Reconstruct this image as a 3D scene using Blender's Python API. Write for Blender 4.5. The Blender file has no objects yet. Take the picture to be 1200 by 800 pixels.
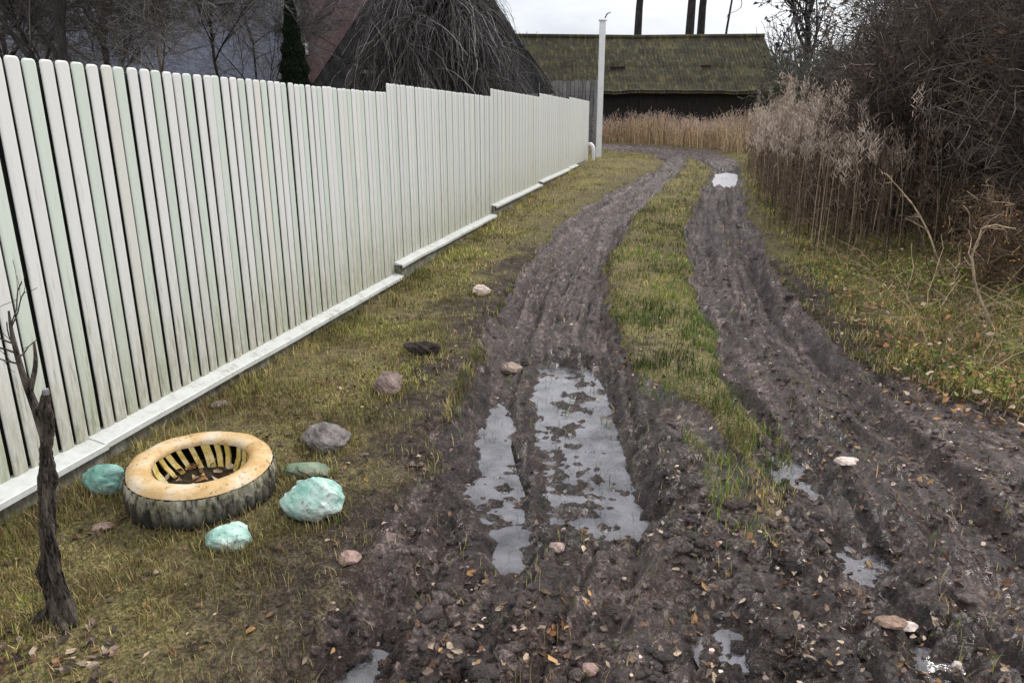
import bpy, math, random
import numpy as np

rng = np.random.default_rng(7)
random.seed(7)
PI = math.pi
scene = bpy.context.scene
COL = scene.collection

# ------------------------------------------------------------------ camera frame
EYE = 1.68
YAW = math.radians(12.45)          # the fence runs along world +Y; the lens looks this much to the left of it
PITCH = math.radians(16.9)
FOC = 850.0
ca, sa, cp, sp = math.cos(YAW), math.sin(YAW), math.cos(PITCH), math.sin(PITCH)


def W(X, F, z=0.0):
    """metres right / metres ahead of the viewpoint -> world"""
    return np.array([X * ca - F * sa, X * sa + F * ca, z])


def ray(px, py):
    u, v = px - 600.0, 400.0 - py
    return u, FOC * cp + v * sp, v * cp - FOC * sp     # right, ahead, up


# ------------------------------------------------------------------ noise
def _hash(i, j, seed):
    h = (i.astype(np.int64) * 374761393 + j.astype(np.int64) * 668265263 + seed * 1442695041) & 0x7fffffff
    h = ((h ^ (h >> 13)) * 1274126177) & 0x7fffffff
    return ((h ^ (h >> 16)) & 0xffff) / 65535.0


def vnoise(x, y, seed=0):
    x = np.asarray(x, float); y = np.asarray(y, float)
    i = np.floor(x); j = np.floor(y)
    fx = x - i; fy = y - j
    fx = fx * fx * (3 - 2 * fx); fy = fy * fy * (3 - 2 * fy)
    a = _hash(i, j, seed); b = _hash(i + 1, j, seed); c = _hash(i, j + 1, seed); d = _hash(i + 1, j + 1, seed)
    return (a * (1 - fx) + b * fx) * (1 - fy) + (c * (1 - fx) + d * fx) * fy


def fbm(x, y, seed=0, oct=4):
    s = 0; a = 0.5; t = 0
    for o in range(oct):
        s = s + a * vnoise(x, y, seed + o * 17); t += a
        x = x * 2.03 + 5.1; y = y * 2.03 + 3.7; a *= 0.5
    return s / t


def sstep(a, b, x):
    t = np.clip((x - a) / (b - a), 0, 1)
    return t * t * (3 - 2 * t)


# ------------------------------------------------------------------ terrain
def base_z(y):
    return np.interp(y, [-8, 3, 5.6, 7, 9, 13, 17, 23, 28, 34, 45, 70, 120, 700],
                     [0, 0, 0.01, .05, .12, .25, .33, .43, .52, .66, .9, 1.1, 1.6, 4])


def at(px, py):
    """a point of the photograph -> the place on the ground it shows"""
    r, f, u = ray(px, py)
    z = 0.0
    for _ in range(30):
        s = (EYE - z) / (-u)
        p = W(r * s, f * s)
        z = 0.6 * z + 0.4 * float(base_z(p[1]))
    return p[:2]


def atl(pts):
    return np.array([at(*p) for p in pts])


MUD_L = [(280, 900), (345, 800), (420, 690), (470, 610), (505, 540), (525, 470), (545, 430), (565, 390), (603, 325),
         (655, 262), (720, 222), (768, 198), (778, 190), (762, 180)]
MUD_R = [(835, 175), (868, 190), (872, 215), (880, 250), (905, 305), (945, 355), (990, 400), (1050, 440), (1110, 470),
         (1200, 490), (1420, 540), (1700, 900)]
FAR = np.array([[-6, 33.0], [-20, 35], [-20, 38], [-6, 36.0], [-2.5, 35]])
mud_poly = np.vstack([atl(MUD_L), FAR, atl(MUD_R)])
med_poly = atl([(806, 184), (835, 197), (826, 215), (808, 245), (803, 275), (808, 320), (825, 370), (850, 430), (880, 490),
                (905, 560), (915, 610), (893, 605), (862, 540), (835, 490), (790, 455), (750, 430), (728, 400), (712, 350),
                (710, 315), (730, 275), (760, 235), (795, 205), (803, 193)])
trk_L = np.vstack([atl([(540, 860), (590, 690), (625, 560), (640, 460), (648, 400), (662, 340), (685, 290), (722, 250),
                        (765, 217), (790, 197)]), [[-2, 33], [-6, 34.3], [-20, 36]]])
trk_R = np.vstack([atl([(1280, 860), (1150, 690), (1050, 570), (960, 470), (900, 395), (862, 320), (842, 260), (843, 220),
                        (852, 197)]), [[0, 33.2], [-6, 35], [-20, 37]]])
puddle_polys = [atl([(628, 402), (690, 404), (722, 470), (744, 520), (764, 598), (690, 603), (640, 601), (630, 520), (626, 450)]),
                atl([(575, 445), (604, 465), (607, 540), (614, 600), (608, 640), (590, 645), (574, 590), (556, 550), (562, 490)]),
                atl([(360, 770), (425, 745), (450, 790), (430, 840), (330, 850)]),
                atl([(1000, 610), (1040, 615), (1045, 645), (1000, 640)]),
                atl([(1085, 735), (1140, 740), (1150, 790), (1100, 800)]),
                atl([(905, 510), (945, 520), (950, 545), (915, 540)]),
                atl([(838, 195), (852, 193), (864, 195), (866, 203), (860, 212), (846, 214), (836, 210)]),
                atl([(848, 690), (872, 715), (890, 760), (855, 745)])]


def sdf(poly, x, y):
    """signed distance, positive inside"""
    n = len(poly)
    d2 = np.full(x.shape, 1e9); inside = np.zeros(x.shape, bool)
    for k in range(n):
        a = poly[k]; b = poly[(k + 1) % n]
        e = b - a
        L = max(e @ e, 1e-12)
        t = np.clip(((x - a[0]) * e[0] + (y - a[1]) * e[1]) / L, 0, 1)
        d2 = np.minimum(d2, (x - a[0] - t * e[0]) ** 2 + (y - a[1] - t * e[1]) ** 2)
        c = (a[1] > y) != (b[1] > y)
        if abs(e[1]) > 1e-12:
            inside ^= c & (x < e[0] * (y - a[1]) / e[1] + a[0])
    return np.where(inside, 1, -1) * np.sqrt(d2)


def along(line, x, y):
    best = np.full(x.shape, 1e9); S = np.zeros(x.shape); LAT = np.zeros(x.shape); acc = 0
    for k in range(len(line) - 1):
        a, b = line[k], line[k + 1]
        e = b - a; L = math.hypot(*e)
        t = np.clip(((x - a[0]) * e[0] + (y - a[1]) * e[1]) / (L * L), 0, 1)
        qx, qy = x - a[0] - t * e[0], y - a[1] - t * e[1]
        d = qx * qx + qy * qy
        m = d < best
        sg = np.sign(e[0] * qy - e[1] * qx)
        best = np.where(m, d, best); S = np.where(m, acc + t * L, S); LAT = np.where(m, -sg * np.sqrt(d), LAT)
        acc += L
    return S, LAT


def masks(x, y):
    jig = (fbm(x * 2.2, y * 2.2, 3) - .5) * .34 + (fbm(x * 9, y * 9, 5) - .5) * .14
    dm = sdf(mud_poly, x, y)
    dg = sdf(med_poly, x, y)
    mud = sstep(-.10, .14, dm + jig) * (1 - sstep(-.10, .10, dg + jig * .8))
    return mud, dm, dg


def track(x, y):
    sL, lL = along(trk_L, x, y)
    sR, lR = along(trk_R, x, y)
    useL = np.abs(lL) < np.abs(lR)
    s = np.where(useL, sL, sR + 40); l = np.where(useL, lL, lR)
    half = np.where(useL, .62, .55)
    lw = l + (fbm(s * .8, l * .4, 21, 2) - .5) * .22
    return s, l, lw, sstep(half * 1.7, half * .8, np.abs(l))


def height(x, y, mud=None, water=True):
    if mud is None:
        mud, _, _ = masks(x, y)
    z = base_z(y)
    z = z + sstep(2.4, 6.0, x) * .22 * sstep(5, 10, y)
    z = z + (fbm(x * .7, y * .7, 11, 3) - .5) * .05
    fall = np.clip(1 - y / 60.0, 0, 1)
    z = z + (1 - mud) * ((fbm(x * 5, y * 5, 13, 3) - .5) * .035 + .02)
    s, l, lw, inside = track(x, y)
    g1 = fbm(lw * 8.0, s * .30, 23, 2) - .5
    g2 = fbm(lw * 21.0, s * .8, 24, 2) - .5
    cut = np.exp(-((fbm(lw * 6.0 + 3, s * .22, 26, 2) - .5) / .035) ** 2)      # narrow grooves pressed by the tyre shoulders
    groove = g1 * .16 + g2 * .07 - cut * .040
    wheel = -.06 * np.exp(-((lw - .28) / .13) ** 2) - .06 * np.exp(-((lw + .30) / .13) ** 2)
    tread = np.clip(np.sin(s * 46 + 34 * np.abs(lw)) * 2.2, -1, 1) * .011 * np.exp(-((np.abs(lw) - .29) / .12) ** 2) * sstep(.4, .6, fbm(s * .7, lw, 27, 2))
    clod = (fbm(x * 9, y * 9, 31, 4) - .5) * .095 + np.abs(fbm(x * 22, y * 22, 37, 3) - .5) * .075
    rough = .35 + 1.25 * sstep(.38, .66, fbm(x * .9, y * .9, 33, 2))
    rough = np.where(y < 3.0, np.maximum(rough, .9), rough)
    z = z + mud * (-.05 + inside * (groove + wheel + tread - .015) + clod * rough * (.35 + .65 * fall))
    if not water:
        return z
    for k, pp in enumerate(puddle_polys):
        c = pp.mean(0)
        near = (np.abs(x - c[0]) < 3) & (np.abs(y - c[1]) < 4.5)
        if not near.any():
            continue
        d = np.full(x.shape, -1.0)
        d[near] = sdf(pp, x[near], y[near])
        m = sstep(-.13, .05, d + (fbm(x * 6, y * 6, 41, 3) - .5) * .12)
        tgt = PUD_LEVEL[k] - .011 + groove * .20 + (clod * .75 + (vnoise(x * 6 + 3, y * 30, 43) - .5) * .030 + (vnoise(x * 19, y * 21, 44) - .5) * .026) * (0.45 if k == 6 else 1) - (.014 if k == 6 else .003)
        z = z * (1 - m) + tgt * m
    return z


PUD_LEVEL = []
PUD_RIM = []
for pp in puddle_polys:                      # the water stands just below the lowest point of the rim around it
    c = pp.mean(0)
    for _ in range(2):
        nx_ = np.roll(pp, -1, 0); pp = np.stack([pp * .75 + nx_ * .25, pp * .25 + nx_ * .75], 1).reshape(-1, 2)
    d = pp - c
    Ln = np.linalg.norm(d, axis=1, keepdims=True)
    rim = c + d * (Ln + .20) / Ln
    q = np.concatenate([rim + (np.roll(rim, -1, 0) - rim) * t_ for t_ in (0, .2, .4, .6, .8)])
    PUD_LEVEL.append(float(np.quantile(height(q[:, 0], q[:, 1], None, False), .08 if pp[:, 1].mean() > 15 else .04)) - .010)
    PUD_RIM.append(c + d * (Ln + .15) / Ln)


PUD_LEVEL[0] = PUD_LEVEL[1] = min(PUD_LEVEL[0], PUD_LEVEL[1])


# ------------------------------------------------------------------ object helpers
def tag(o, label=None, cat=None, group=None, kind=None):
    if label: o['label'] = label
    if cat: o['category'] = cat
    if group: o['group'] = group
    if kind: o['kind'] = kind
    return o


def empty(name, loc, label, cat, group=None):
    o = bpy.data.objects.new(name, None)
    COL.objects.link(o)
    o.location = tuple(float(v) for v in loc)
    o.empty_display_size = .2
    return tag(o, label, cat, group)


class MB:
    """collects vertices and faces, then links them as one mesh object"""
    def __init__(self):
        self.v = []; self.f = []; self.c = []; self.n = 0

    def add(self, v, faces, col=(1, 1, 1)):
        v = np.asarray(v, float).reshape(-1, 3)
        c = np.asarray(col, float)
        if c.ndim == 1:
            c = np.tile(c, (len(v), 1))
        faces = faces if isinstance(faces, list) else [faces]
        for f in faces:
            self.f.append(np.asarray(f, np.int64) + self.n)
        self.v.append(v); self.c.append(c); self.n += len(v)
        return self

    def box(self, cx, cy, cz, sx, sy, sz, rz=0, col=(1, 1, 1), taper=1.0):
        s = np.array([[-1, -1, -1], [1, -1, -1], [1, 1, -1], [-1, 1, -1], [-1, -1, 1], [1, -1, 1], [1, 1, 1], [-1, 1, 1]], float) * .5
        s[4:, :2] *= taper
        s *= [sx, sy, sz]
        c_, s_ = math.cos(rz), math.sin(rz)
        s = s @ np.array([[c_, s_, 0], [-s_, c_, 0], [0, 0, 1]])
        self.add(s + [cx, cy, cz], np.array([[0, 3, 2, 1], [4, 5, 6, 7], [0, 1, 5, 4], [1, 2, 6, 5], [2, 3, 7, 6], [3, 0, 4, 7]]), col)
        return self

    def tubes(self, P, R, sides=3, col=(1, 1, 1), cap=False):
        P = np.asarray(P, float); R = np.asarray(R, float)
        if P.ndim == 2: P = P[None]; R = R[None]
        N, K, _ = P.shape
        T = np.gradient(P, axis=1)
        T /= np.linalg.norm(T, axis=2, keepdims=True) + 1e-9
        ref = np.where((np.abs(T.mean(1))[:, 2] > .8)[:, None], np.array([1., .15, .05]), np.array([.1, .15, 1.]))[:, None, :]
        U = np.cross(T, ref); U /= np.linalg.norm(U, axis=2, keepdims=True) + 1e-9
        V = np.cross(T, U)
        a = np.arange(sides) * 2 * PI / sides
        ring = P[:, :, None, :] + R[:, :, None, None] * (np.cos(a)[None, None, :, None] * U[:, :, None, :] + np.sin(a)[None, None, :, None] * V[:, :, None, :])
        v = ring.reshape(-1, 3)
        n = np.arange(N)[:, None, None] * K * sides
        k = np.arange(K - 1)[None, :, None] * sides
        i = np.arange(sides)[None, None, :]; j = (i + 1) % sides
        q = np.stack([n + k + i, n + k + j, n + k + sides + j, n + k + sides + i], -1).reshape(-1, 4)
        c = np.asarray(col, float)
        if c.ndim == 2 and len(c) == N:
            c = np.repeat(c, K * sides, 0)
        fs = [q]
        if cap:
            fs.append((np.arange(N)[:, None] * K * sides + (K - 1) * sides + np.arange(sides)[None]))
            fs.append((np.arange(N)[:, None] * K * sides + np.arange(sides)[::-1][None]))
        self.add(v, fs, c)
        return self

    def build(self, name, mat, parent=None, smooth=False, local=None):
        v = np.vstack(self.v); c = np.vstack(self.c)
        if local is not None:
            v = v - np.asarray(local, float)
        me = bpy.data.meshes.new(name)
        me.vertices.add(len(v))
        me.vertices.foreach_set('co', v.astype(np.float32).ravel())
        sizes = np.concatenate([np.full(len(f), f.shape[1]) for f in self.f])
        loops = np.concatenate([f.ravel() for f in self.f])
        me.loops.add(len(loops)); me.loops.foreach_set('vertex_index', loops.astype(np.int32))
        me.polygons.add(len(sizes))
        st = np.concatenate([[0], np.cumsum(sizes)[:-1]])
        me.polygons.foreach_set('loop_start', st.astype(np.int32))
        me.polygons.foreach_set('loop_total', sizes.astype(np.int32))
        me.polygons.foreach_set('use_smooth', np.full(len(sizes), smooth))
        ca_ = me.color_attributes.new('Tint', 'FLOAT_COLOR', 'POINT')
        ca_.data.foreach_set('color', np.hstack([c, np.ones((len(c), 1))]).astype(np.float32).ravel())
        me.update(calc_edges=True)
        me.validate()
        me.materials.append(mat)
        o = bpy.data.objects.new(name, me)
        COL.objects.link(o)
        if parent is not None:
            o.parent = parent
        elif local is not None:
            o.location = tuple(float(q) for q in local)
        return o


# ------------------------------------------------------------------ materials
class NT:
    def __init__(self, mat):
        self.t = mat.node_tree; self.n = self.t.nodes; self.l = self.t.links

    def node(self, typ, **kw):
        nd = self.n.new(typ)
        for k, v in kw.items():
            setattr(nd, k, v)
        return nd

    def noise(self, scale, detail=5, rough=.6, vec=None, dist=0):
        nd = self.node('ShaderNodeTexNoise')
        nd.inputs['Scale'].default_value = scale; nd.inputs['Detail'].default_value = detail
        nd.inputs['Roughness'].default_value = rough; nd.inputs['Distortion'].default_value = dist
        if vec is not None: self.l.new(vec, nd.inputs['Vector'])
        return nd.outputs['Fac']

    def pos(self, scale=(1, 1, 1)):
        g = self.node('ShaderNodeTexCoord').outputs['Object']
        m = self.node('ShaderNodeMapping'); m.inputs['Scale'].default_value = scale
        self.l.new(g, m.inputs['Vector'])
        return m.outputs['Vector']

    def ramp(self, fac, stops):
        nd = self.node('ShaderNodeValToRGB')
        e = nd.color_ramp.elements
        while len(e) < len(stops): e.new(.5)
        for q, (p, c) in zip(e, stops):
            q.position = p; q.color = (*c, 1) if not isinstance(c, (int, float)) else (c, c, c, 1)
        self.l.new(fac, nd.inputs[0])
        return nd.outputs[0]

    def mix(self, fac, a, b, mode='MIX'):
        nd = self.node('ShaderNodeMix', data_type='RGBA', blend_type=mode)
        for s, v in ((0, fac), (6, a), (7, b)):
            if isinstance(v, bpy.types.NodeSocket): self.l.new(v, nd.inputs[s])
            elif isinstance(v, (int, float)): nd.inputs[s].default_value = v if s == 0 else (v, v, v, 1)
            else: nd.inputs[s].default_value = (*v, 1)
        return nd.outputs[2]

    def math(self, op, a, b=0.0, clamp=False):
        nd = self.node('ShaderNodeMath', operation=op, use_clamp=clamp)
        for s, v in ((0, a), (1, b)):
            if isinstance(v, bpy.types.NodeSocket): self.l.new(v, nd.inputs[s])
            else: nd.inputs[s].default_value = v
        return nd.outputs[0]

    def tint(self, name='Tint'):
        return self.node('ShaderNodeAttribute', attribute_name=name).outputs['Color']

    def sep(self, v):
        nd = self.node('ShaderNodeSeparateXYZ'); self.l.new(v, nd.inputs[0]); return nd.outputs

    def out(self, col, rough=.8, spec=.3, bump=None, bstr=.5, bdist=.01, trans=0):
        b = self.n['Principled BSDF']
        def put(k, v):
            if isinstance(v, bpy.types.NodeSocket): self.l.new(v, b.inputs[k])
            elif isinstance(v, (int, float)): b.inputs[k].default_value = v
            else: b.inputs[k].default_value = (*v, 1)
        put('Base Color', col); put('Roughness', rough); put('Specular IOR Level', spec)
        if bump is not None:
            bn = self.node('ShaderNodeBump'); bn.inputs['Strength'].default_value = bstr; bn.inputs['Distance'].default_value = bdist
            self.l.new(bump, bn.inputs['Height']); self.l.new(bn.outputs[0], b.inputs['Normal'])
        return b


def newmat(name):
    m = bpy.data.materials.new(name); m.use_nodes = True
    return m, NT(m)


def simple(name, col, rough=.8, spec=.3, var=.35, scale=12, bump=.4, bdist=.006, stretch=(1, 1, 1), tint=False):
    m, t = newmat(name)
    p = t.pos(stretch)
    n1 = t.noise(scale, 6, .65, p); n2 = t.noise(scale * 6.3, 4, .6, p)
    f = t.math('ADD', t.math('MULTIPLY', n1, .65), t.math('MULTIPLY', n2, .35))
    lo = tuple(c * (1 - var) for c in col); hi = tuple(min(.95, c * (1 + var)) for c in col)
    c = t.ramp(f, [(.40, lo), (.60, hi)])
    if tint: c = t.mix(1.0, c, t.tint(), 'MULTIPLY')
    t.out(c, rough, spec, f, bump, bdist)
    return m


def m_ground():
    m, t = newmat('turf_soil')
    p = t.pos()
    a = t.noise(1.6, 5, .6, p); b = t.noise(14, 6, .7, p); c = t.noise(70, 4, .7, p)
    soil = t.ramp(b, [(.34, (.030, .022, .017)), (.5, (.105, .078, .050)), (.66, (.26, .195, .12))])
    moss = t.ramp(c, [(.36, (.040, .038, .016)), (.5, (.17, .15, .055)), (.64, (.40, .32, .14))])
    f = t.ramp(t.math('ADD', t.math('MULTIPLY', a, .6), t.math('MULTIPLY', b, .4)), [(.36, 0), (.56, 1)])
    col = t.mix(f, soil, moss)
    ms = t.ramp(t.math('ADD', t.math('MULTIPLY', b, .5), t.math('MULTIPLY', c, .5)), [(.40, (.014, .010, .008)), (.52, (.055, .040, .033)), (.64, (.17, .13, .105))])
    col = t.mix(t.tint(), col, ms)
    t.out(col, .9, .2, t.math('ADD', b, c), .9, .02)
    return m


def m_mud():
    m, t = newmat('wet_mud')
    p = t.pos()
    a = t.noise(1.1, 4, .6, p, .4); b = t.noise(9, 7, .74, p); c = t.noise(55, 5, .75, p)
    tk = t.node('ShaderNodeSeparateColor'); t.l.new(t.tint(), tk.inputs[0])
    cv = t.node('ShaderNodeCombineXYZ')
    t.l.new(t.math('MULTIPLY', tk.outputs[0], 11.0), cv.inputs[0]); t.l.new(t.math('MULTIPLY', tk.outputs[1], .7), cv.inputs[1])
    st = t.noise(1.0, 5, .65, cv.outputs[0])              # mud smeared along the ruts by the wheels
    f = t.math('ADD', t.math('MULTIPLY', b, .42), t.math('MULTIPLY', c, .40))
    f = t.math('ADD', f, t.math('MULTIPLY', st, .30))
    base = t.ramp(f, [(.42, (.007, .0045, .004)), (.505, (.036, .024, .021)), (.59, (.115, .076, .066)), (.67, (.46, .35, .31))])
    dry = t.mix(t.ramp(a, [(.52, 0), (.68, .25)]), base, (.165, .112, .102))
    wet = t.ramp(t.noise(3.4, 6, .75, p), [(.44, 0.0), (.55, 1.0)])
    rough = t.math('ADD', t.math('MULTIPLY', wet, .6), t.math('ADD', t.math('MULTIPLY', c, .20), .08))
    dry = t.mix(tk.outputs[2], dry, t.mix(1.0, dry, .62, 'MULTIPLY'))
    rough = t.math('MULTIPLY', rough, t.math('SUBTRACT', 1.0, t.math('MULTIPLY', tk.outputs[2], .62)))
    t.out(dry, rough, .7, t.math('ADD', b, t.math('MULTIPLY', c, .9)), 1.0, .045)
    return m


def m_water(name='muddy_water', silt_sky_tone=(.20, .185, .205), s0=.0, s1=.62, fg=2.1, ro=.05):
    m, t = newmat(name)
    p = t.pos((1, 1, 1))
    n = t.noise(9, 6, .7, p, .6)
    bn = t.node('ShaderNodeBump'); bn.inputs['Strength'].default_value = .35; bn.inputs['Distance'].default_value = .012
    t.l.new(n, bn.inputs['Height'])
    df = t.node('ShaderNodeBsdfDiffuse'); df.inputs[0].default_value = (*silt_sky_tone, 1)
    tr = t.node('ShaderNodeBsdfTransparent'); tr.inputs[0].default_value = (.80, .78, .76, 1)
    gl = t.node('ShaderNodeBsdfGlossy'); gl.inputs['Roughness'].default_value = ro
    fr = t.node('ShaderNodeFresnel'); fr.inputs['IOR'].default_value = 1.5
    t.l.new(bn.outputs[0], gl.inputs['Normal']); t.l.new(bn.outputs[0], fr.inputs['Normal'])
    a = t.node('ShaderNodeMixShader'); t.l.new(t.ramp(t.noise(5, 5, .65, p), [(.36, s0), (.62, s1)]), a.inputs[0])
    t.l.new(tr.outputs[0], a.inputs[1]); t.l.new(df.outputs[0], a.inputs[2])
    b = t.node('ShaderNodeMixShader'); t.l.new(t.math('MULTIPLY', fr.outputs[0], fg, True), b.inputs[0])
    t.l.new(a.outputs[0], b.inputs[1]); t.l.new(gl.outputs[0], b.inputs[2])
    t.l.new(b.outputs[0], t.n['Material Output'].inputs[0])
    return m


def m_leafy(name, rough=.75, trans=.0, gain=1.0, spec=.25):
    m, t = newmat(name)
    n = t.noise(35, 3, .6, t.pos())
    c = t.mix(1.0, t.tint(), t.ramp(n, [(.3, .72 * gain), (.7, 1.2 * gain)]), 'MULTIPLY')
    b = t.out(c, rough, spec)
    if trans:
        tr = t.node('ShaderNodeBsdfTranslucent'); t.l.new(c, tr.inputs[0])
        mx = t.node('ShaderNodeMixShader'); mx.inputs[0].default_value = trans
        t.l.new(b.outputs[0], mx.inputs[1]); t.l.new(tr.outputs[0], mx.inputs[2])
        t.l.new(mx.outputs[0], t.n['Material Output'].inputs[0])
    return m


def m_picket():
    m, t = newmat('painted_picket')
    p = t.pos()
    z = t.sep(t.pos())[2]
    streak = t.noise(9, 6, .7, t.pos((1, 6, .55)))
    fine = t.noise(60, 4, .7, t.pos((1, 1, .25)))
    up = t.math('SUBTRACT', 1.0, t.math('DIVIDE', z, 1.25), True)      # splashed dirt close to the ground
    k = t.math('MULTIPLY', t.math('POWER', up, 1.6), t.ramp(streak, [(.36, 0), (.62, 1)]))
    k2 = t.math('MULTIPLY', t.math('POWER', up, 3.2), .85)
    c = t.mix(t.math('MULTIPLY', k, .9), t.tint(), (.36, .36, .18))
    c = t.mix(t.math('MULTIPLY', k2, t.ramp(fine, [(.3, .2), (.6, 1)])), c, (.20, .17, .10))
    c = t.mix(t.math('MULTIPLY', t.ramp(fine, [(.58, 0), (.75, 1)]), .18), c, (.4, .4, .33))
    drip = t.noise(26, 4, .7, t.pos((1, 1.6, .12)))
    up2 = t.math('SUBTRACT', 1.0, t.math('DIVIDE', z, 1.7), True)
    c = t.mix(t.math('MULTIPLY', t.math('MULTIPLY', up2, .8), t.ramp(drip, [(.56, 0), (.68, 1)])), c, (.17, .17, .09))
    t.out(c, .45, .4, streak, .15, .004)
    return m


def m_cap():
    m, t = newmat('pale_cap_metal')
    n = t.noise(7, 6, .7, t.pos()); f = t.noise(40, 4, .7, t.pos())
    c = t.ramp(t.math('ADD', t.math('MULTIPLY', n, .6), t.math('MULTIPLY', f, .4)), [(.34, (.30, .28, .22)), (.46, (.56, .57, .54)), (.7, (.70, .71, .70))])
    t.out(c, .4, .5, n, .2, .004)
    return m


def m_plinth():
    m, t = newmat('dirty_concrete')
    n = t.noise(9, 6, .7, t.pos()); f = t.noise(30, 6, .7, t.pos((1, 1, .3)))
    c = t.ramp(t.math('ADD', t.math('MULTIPLY', n, .5), t.math('MULTIPLY', f, .5)), [(.34, (.06, .055, .035)), (.5, (.17, .16, .12)), (.66, (.38, .37, .34))])
    t.out(c, .9, .2, f, .6, .01)
    return m


def m_tread():
    m, t = newmat('weathered_rubber')
    p = t.pos()
    n = t.noise(9, 6, .72, p); f = t.noise(34, 6, .72, p); s = t.noise(16, 5, .7, t.pos((1, 1, .35)))
    base = t.ramp(f, [(.3, (.010, .010, .009)), (.6, (.05, .046, .038)), (.75, (.10, .09, .07))])
    pale = t.ramp(n, [(.35, (.22, .19, .09)), (.6, (.55, .52, .42))])
    z = t.sep(p)[2]
    hi = t.math('MULTIPLY', t.ramp(z, [(.05, .0), (.16, 1)]), t.ramp(s, [(.40, 0), (.52, 1)]))
    c = t.mix(t.math('MULTIPLY', hi, .85), base, pale)
    t.out(c, .75, .3, f, .7, .01)
    return m


def m_yellow(name, lo, mid, hi, sc=7):
    m, t = newmat(name)
    p = t.pos()
    n = t.noise(sc, 5, .6, p); f = t.noise(sc * 6, 6, .75, p)
    c = t.ramp(n, [(.34, lo), (.5, mid), (.66, hi)])
    chip = t.ramp(f, [(.56, 0), (.64, 1)])
    c = t.mix(t.math('MULTIPLY', chip, .8), c, (.11, .075, .04))
    t.out(c, .6, .35, f, .35, .006)
    return m


def m_mint():
    m, t = newmat('mint_paint_on_stone')
    p = t.pos()
    n = t.noise(9, 5, .6, p); f = t.noise(28, 6, .75, p)
    c = t.mix(1.0, t.ramp(n, [(.35, (.22, .43, .36)), (.5, (.40, .58, .51)), (.65, (.62, .71, .66))]), t.tint(), 'MULTIPLY')
    c = t.mix(t.ramp(f, [(.54, 0), (.64, .85)]), c, (.19, .175, .14))
    gp = t.math('SUBTRACT', 1.0, t.math('MULTIPLY', t.sep(p)[2], 16.0), True)
    c = t.mix(t.math('MULTIPLY', gp, t.ramp(n, [(.35, .3), (.6, .95)])), c, (.075, .058, .04))   # mud splashed on the foot
    t.out(c, .75, .3, f, .6, .012)
    return m


def m_mossroof():
    m, t = newmat('mossy_roof')
    p = t.pos()
    n = t.noise(.35, 5, .65, p, .4); f = t.noise(5, 6, .72, t.pos((1, 1, .5))); g = t.noise(1.3, 5, .6, t.pos((1.4, 1.4, .35)))
    c = t.ramp(t.math('ADD', t.math('MULTIPLY', n, .5), t.math('MULTIPLY', f, .5)),
               [(.34, (.022, .021, .017)), (.5, (.060, .056, .034)), (.64, (.115, .098, .048))])
    c = t.mix(t.ramp(g, [(.46, 0), (.62, .8)]), c, (.040, .036, .032))
    h = t.noise(2.2, 5, .7, t.pos((2.5, 1, .25)))
    c = t.mix(t.ramp(h, [(.52, 0), (.68, .8)]), c, (.16, .13, .065))
    t.out(c, .95, .1, f, .6, .05)
    return m


def m_boards(name, col, axis_scale, var=.4):
    return simple(name, col, .85, .2, var, 3.0, .4, .01, axis_scale, True)


M = dict(
    ground=m_ground(), mud=m_mud(), water=m_water(), silt_sky_tone=m_water('sky_tinted_water', (.62, .60, .62), .9, 1.0, .45, .30), grass=m_leafy('grass_blades', .7, .15),  # far puddle: reflected sky is put into its pale diffuse colour
    dry=m_leafy('dry_stems', .85, .1), twig=m_leafy('twig_bark', .9), leaf=m_leafy('fallen_leaf', .6, .1),
    picket=m_picket(), cap=m_cap(), plinth=m_plinth(), tread=m_tread(),
    yellow=m_yellow('orange_yellow_paint', (.47, .28, .105), (.62, .43, .21), (.68, .58, .44)),
    rib=m_yellow('cream_yellow_paint', (.50, .34, .07), (.66, .50, .16), (.74, .66, .44), 14),
    olive=m_yellow('olive_paint', (.07, .055, .02), (.16, .125, .05), (.30, .25, .13), 14),
    dark=simple('dark_rubber', (.012, .011, .010), .8), soil=simple('planter_soil', (.045, .034, .02), .95, .1, .5, 30),
    mint=m_mint(), stone=simple('field_stone', (.20, .175, .16), .85, .25, .45, 11, .8, .015, tint=True),
    clod=simple('dark_clod', (.045, .035, .030), .9, .2, .5, 18, .9, .02, tint=True),
    bark=simple('rough_bark', (.095, .078, .066), .9, .2, .97, 34, 1.0, .04, (1, 1, .22)),
    treebark=simple('tree_bark', (.045, .040, .037), .9, .2, .5, 9, .8, .03, (1, 1, .3), True),
    roof=m_mossroof(), post=simple('white_post_paint', (.80, .80, .80), .5, .4, .08, 6),
    greywood=m_boards('grey_boards', (.17, .165, .165), (6, 6, .6)),
    darkwood=m_boards('dark_boards', (.022, .019, .017), (6, 6, .6)),
    redwall=m_boards('red_brown_boards', (.155, .098, .100), (1, 1, 5), .25),
    bluewall=m_boards('blue_grey_slate', (.105, .112, .142), (1, 1, 3), .35),
    fascia=simple('grey_fascia', (.22, .22, .22), .8), white=simple('white_trim', (.7, .7, .68), .6),
    glass=simple('dark_window', (.02, .022, .026), .1, .6, .1), red=simple('red_plastic', (.45, .03, .02), .4, .4, .2),
    inner=simple('gap_shade_dark', (.022, .023, .022), .6, .3, .3),
    thatch=simple('old_dark_roof', (.036, .034, .034), .95, .1, .6, 6, .8, .06, (1, 1, .4)),
    metal=simple('dark_metal', (.03, .03, .035), .5, .5, .2))
# ------------------------------------------------------------------ the ground sheet
def spaced(a, b, step, grow, far):
    out = [a]
    while out[-1] < b: out.append(out[-1] + step)
    s = step
    while out[-1] < far:
        s *= grow; out.append(out[-1] + s)
    return np.array(out)


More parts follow.
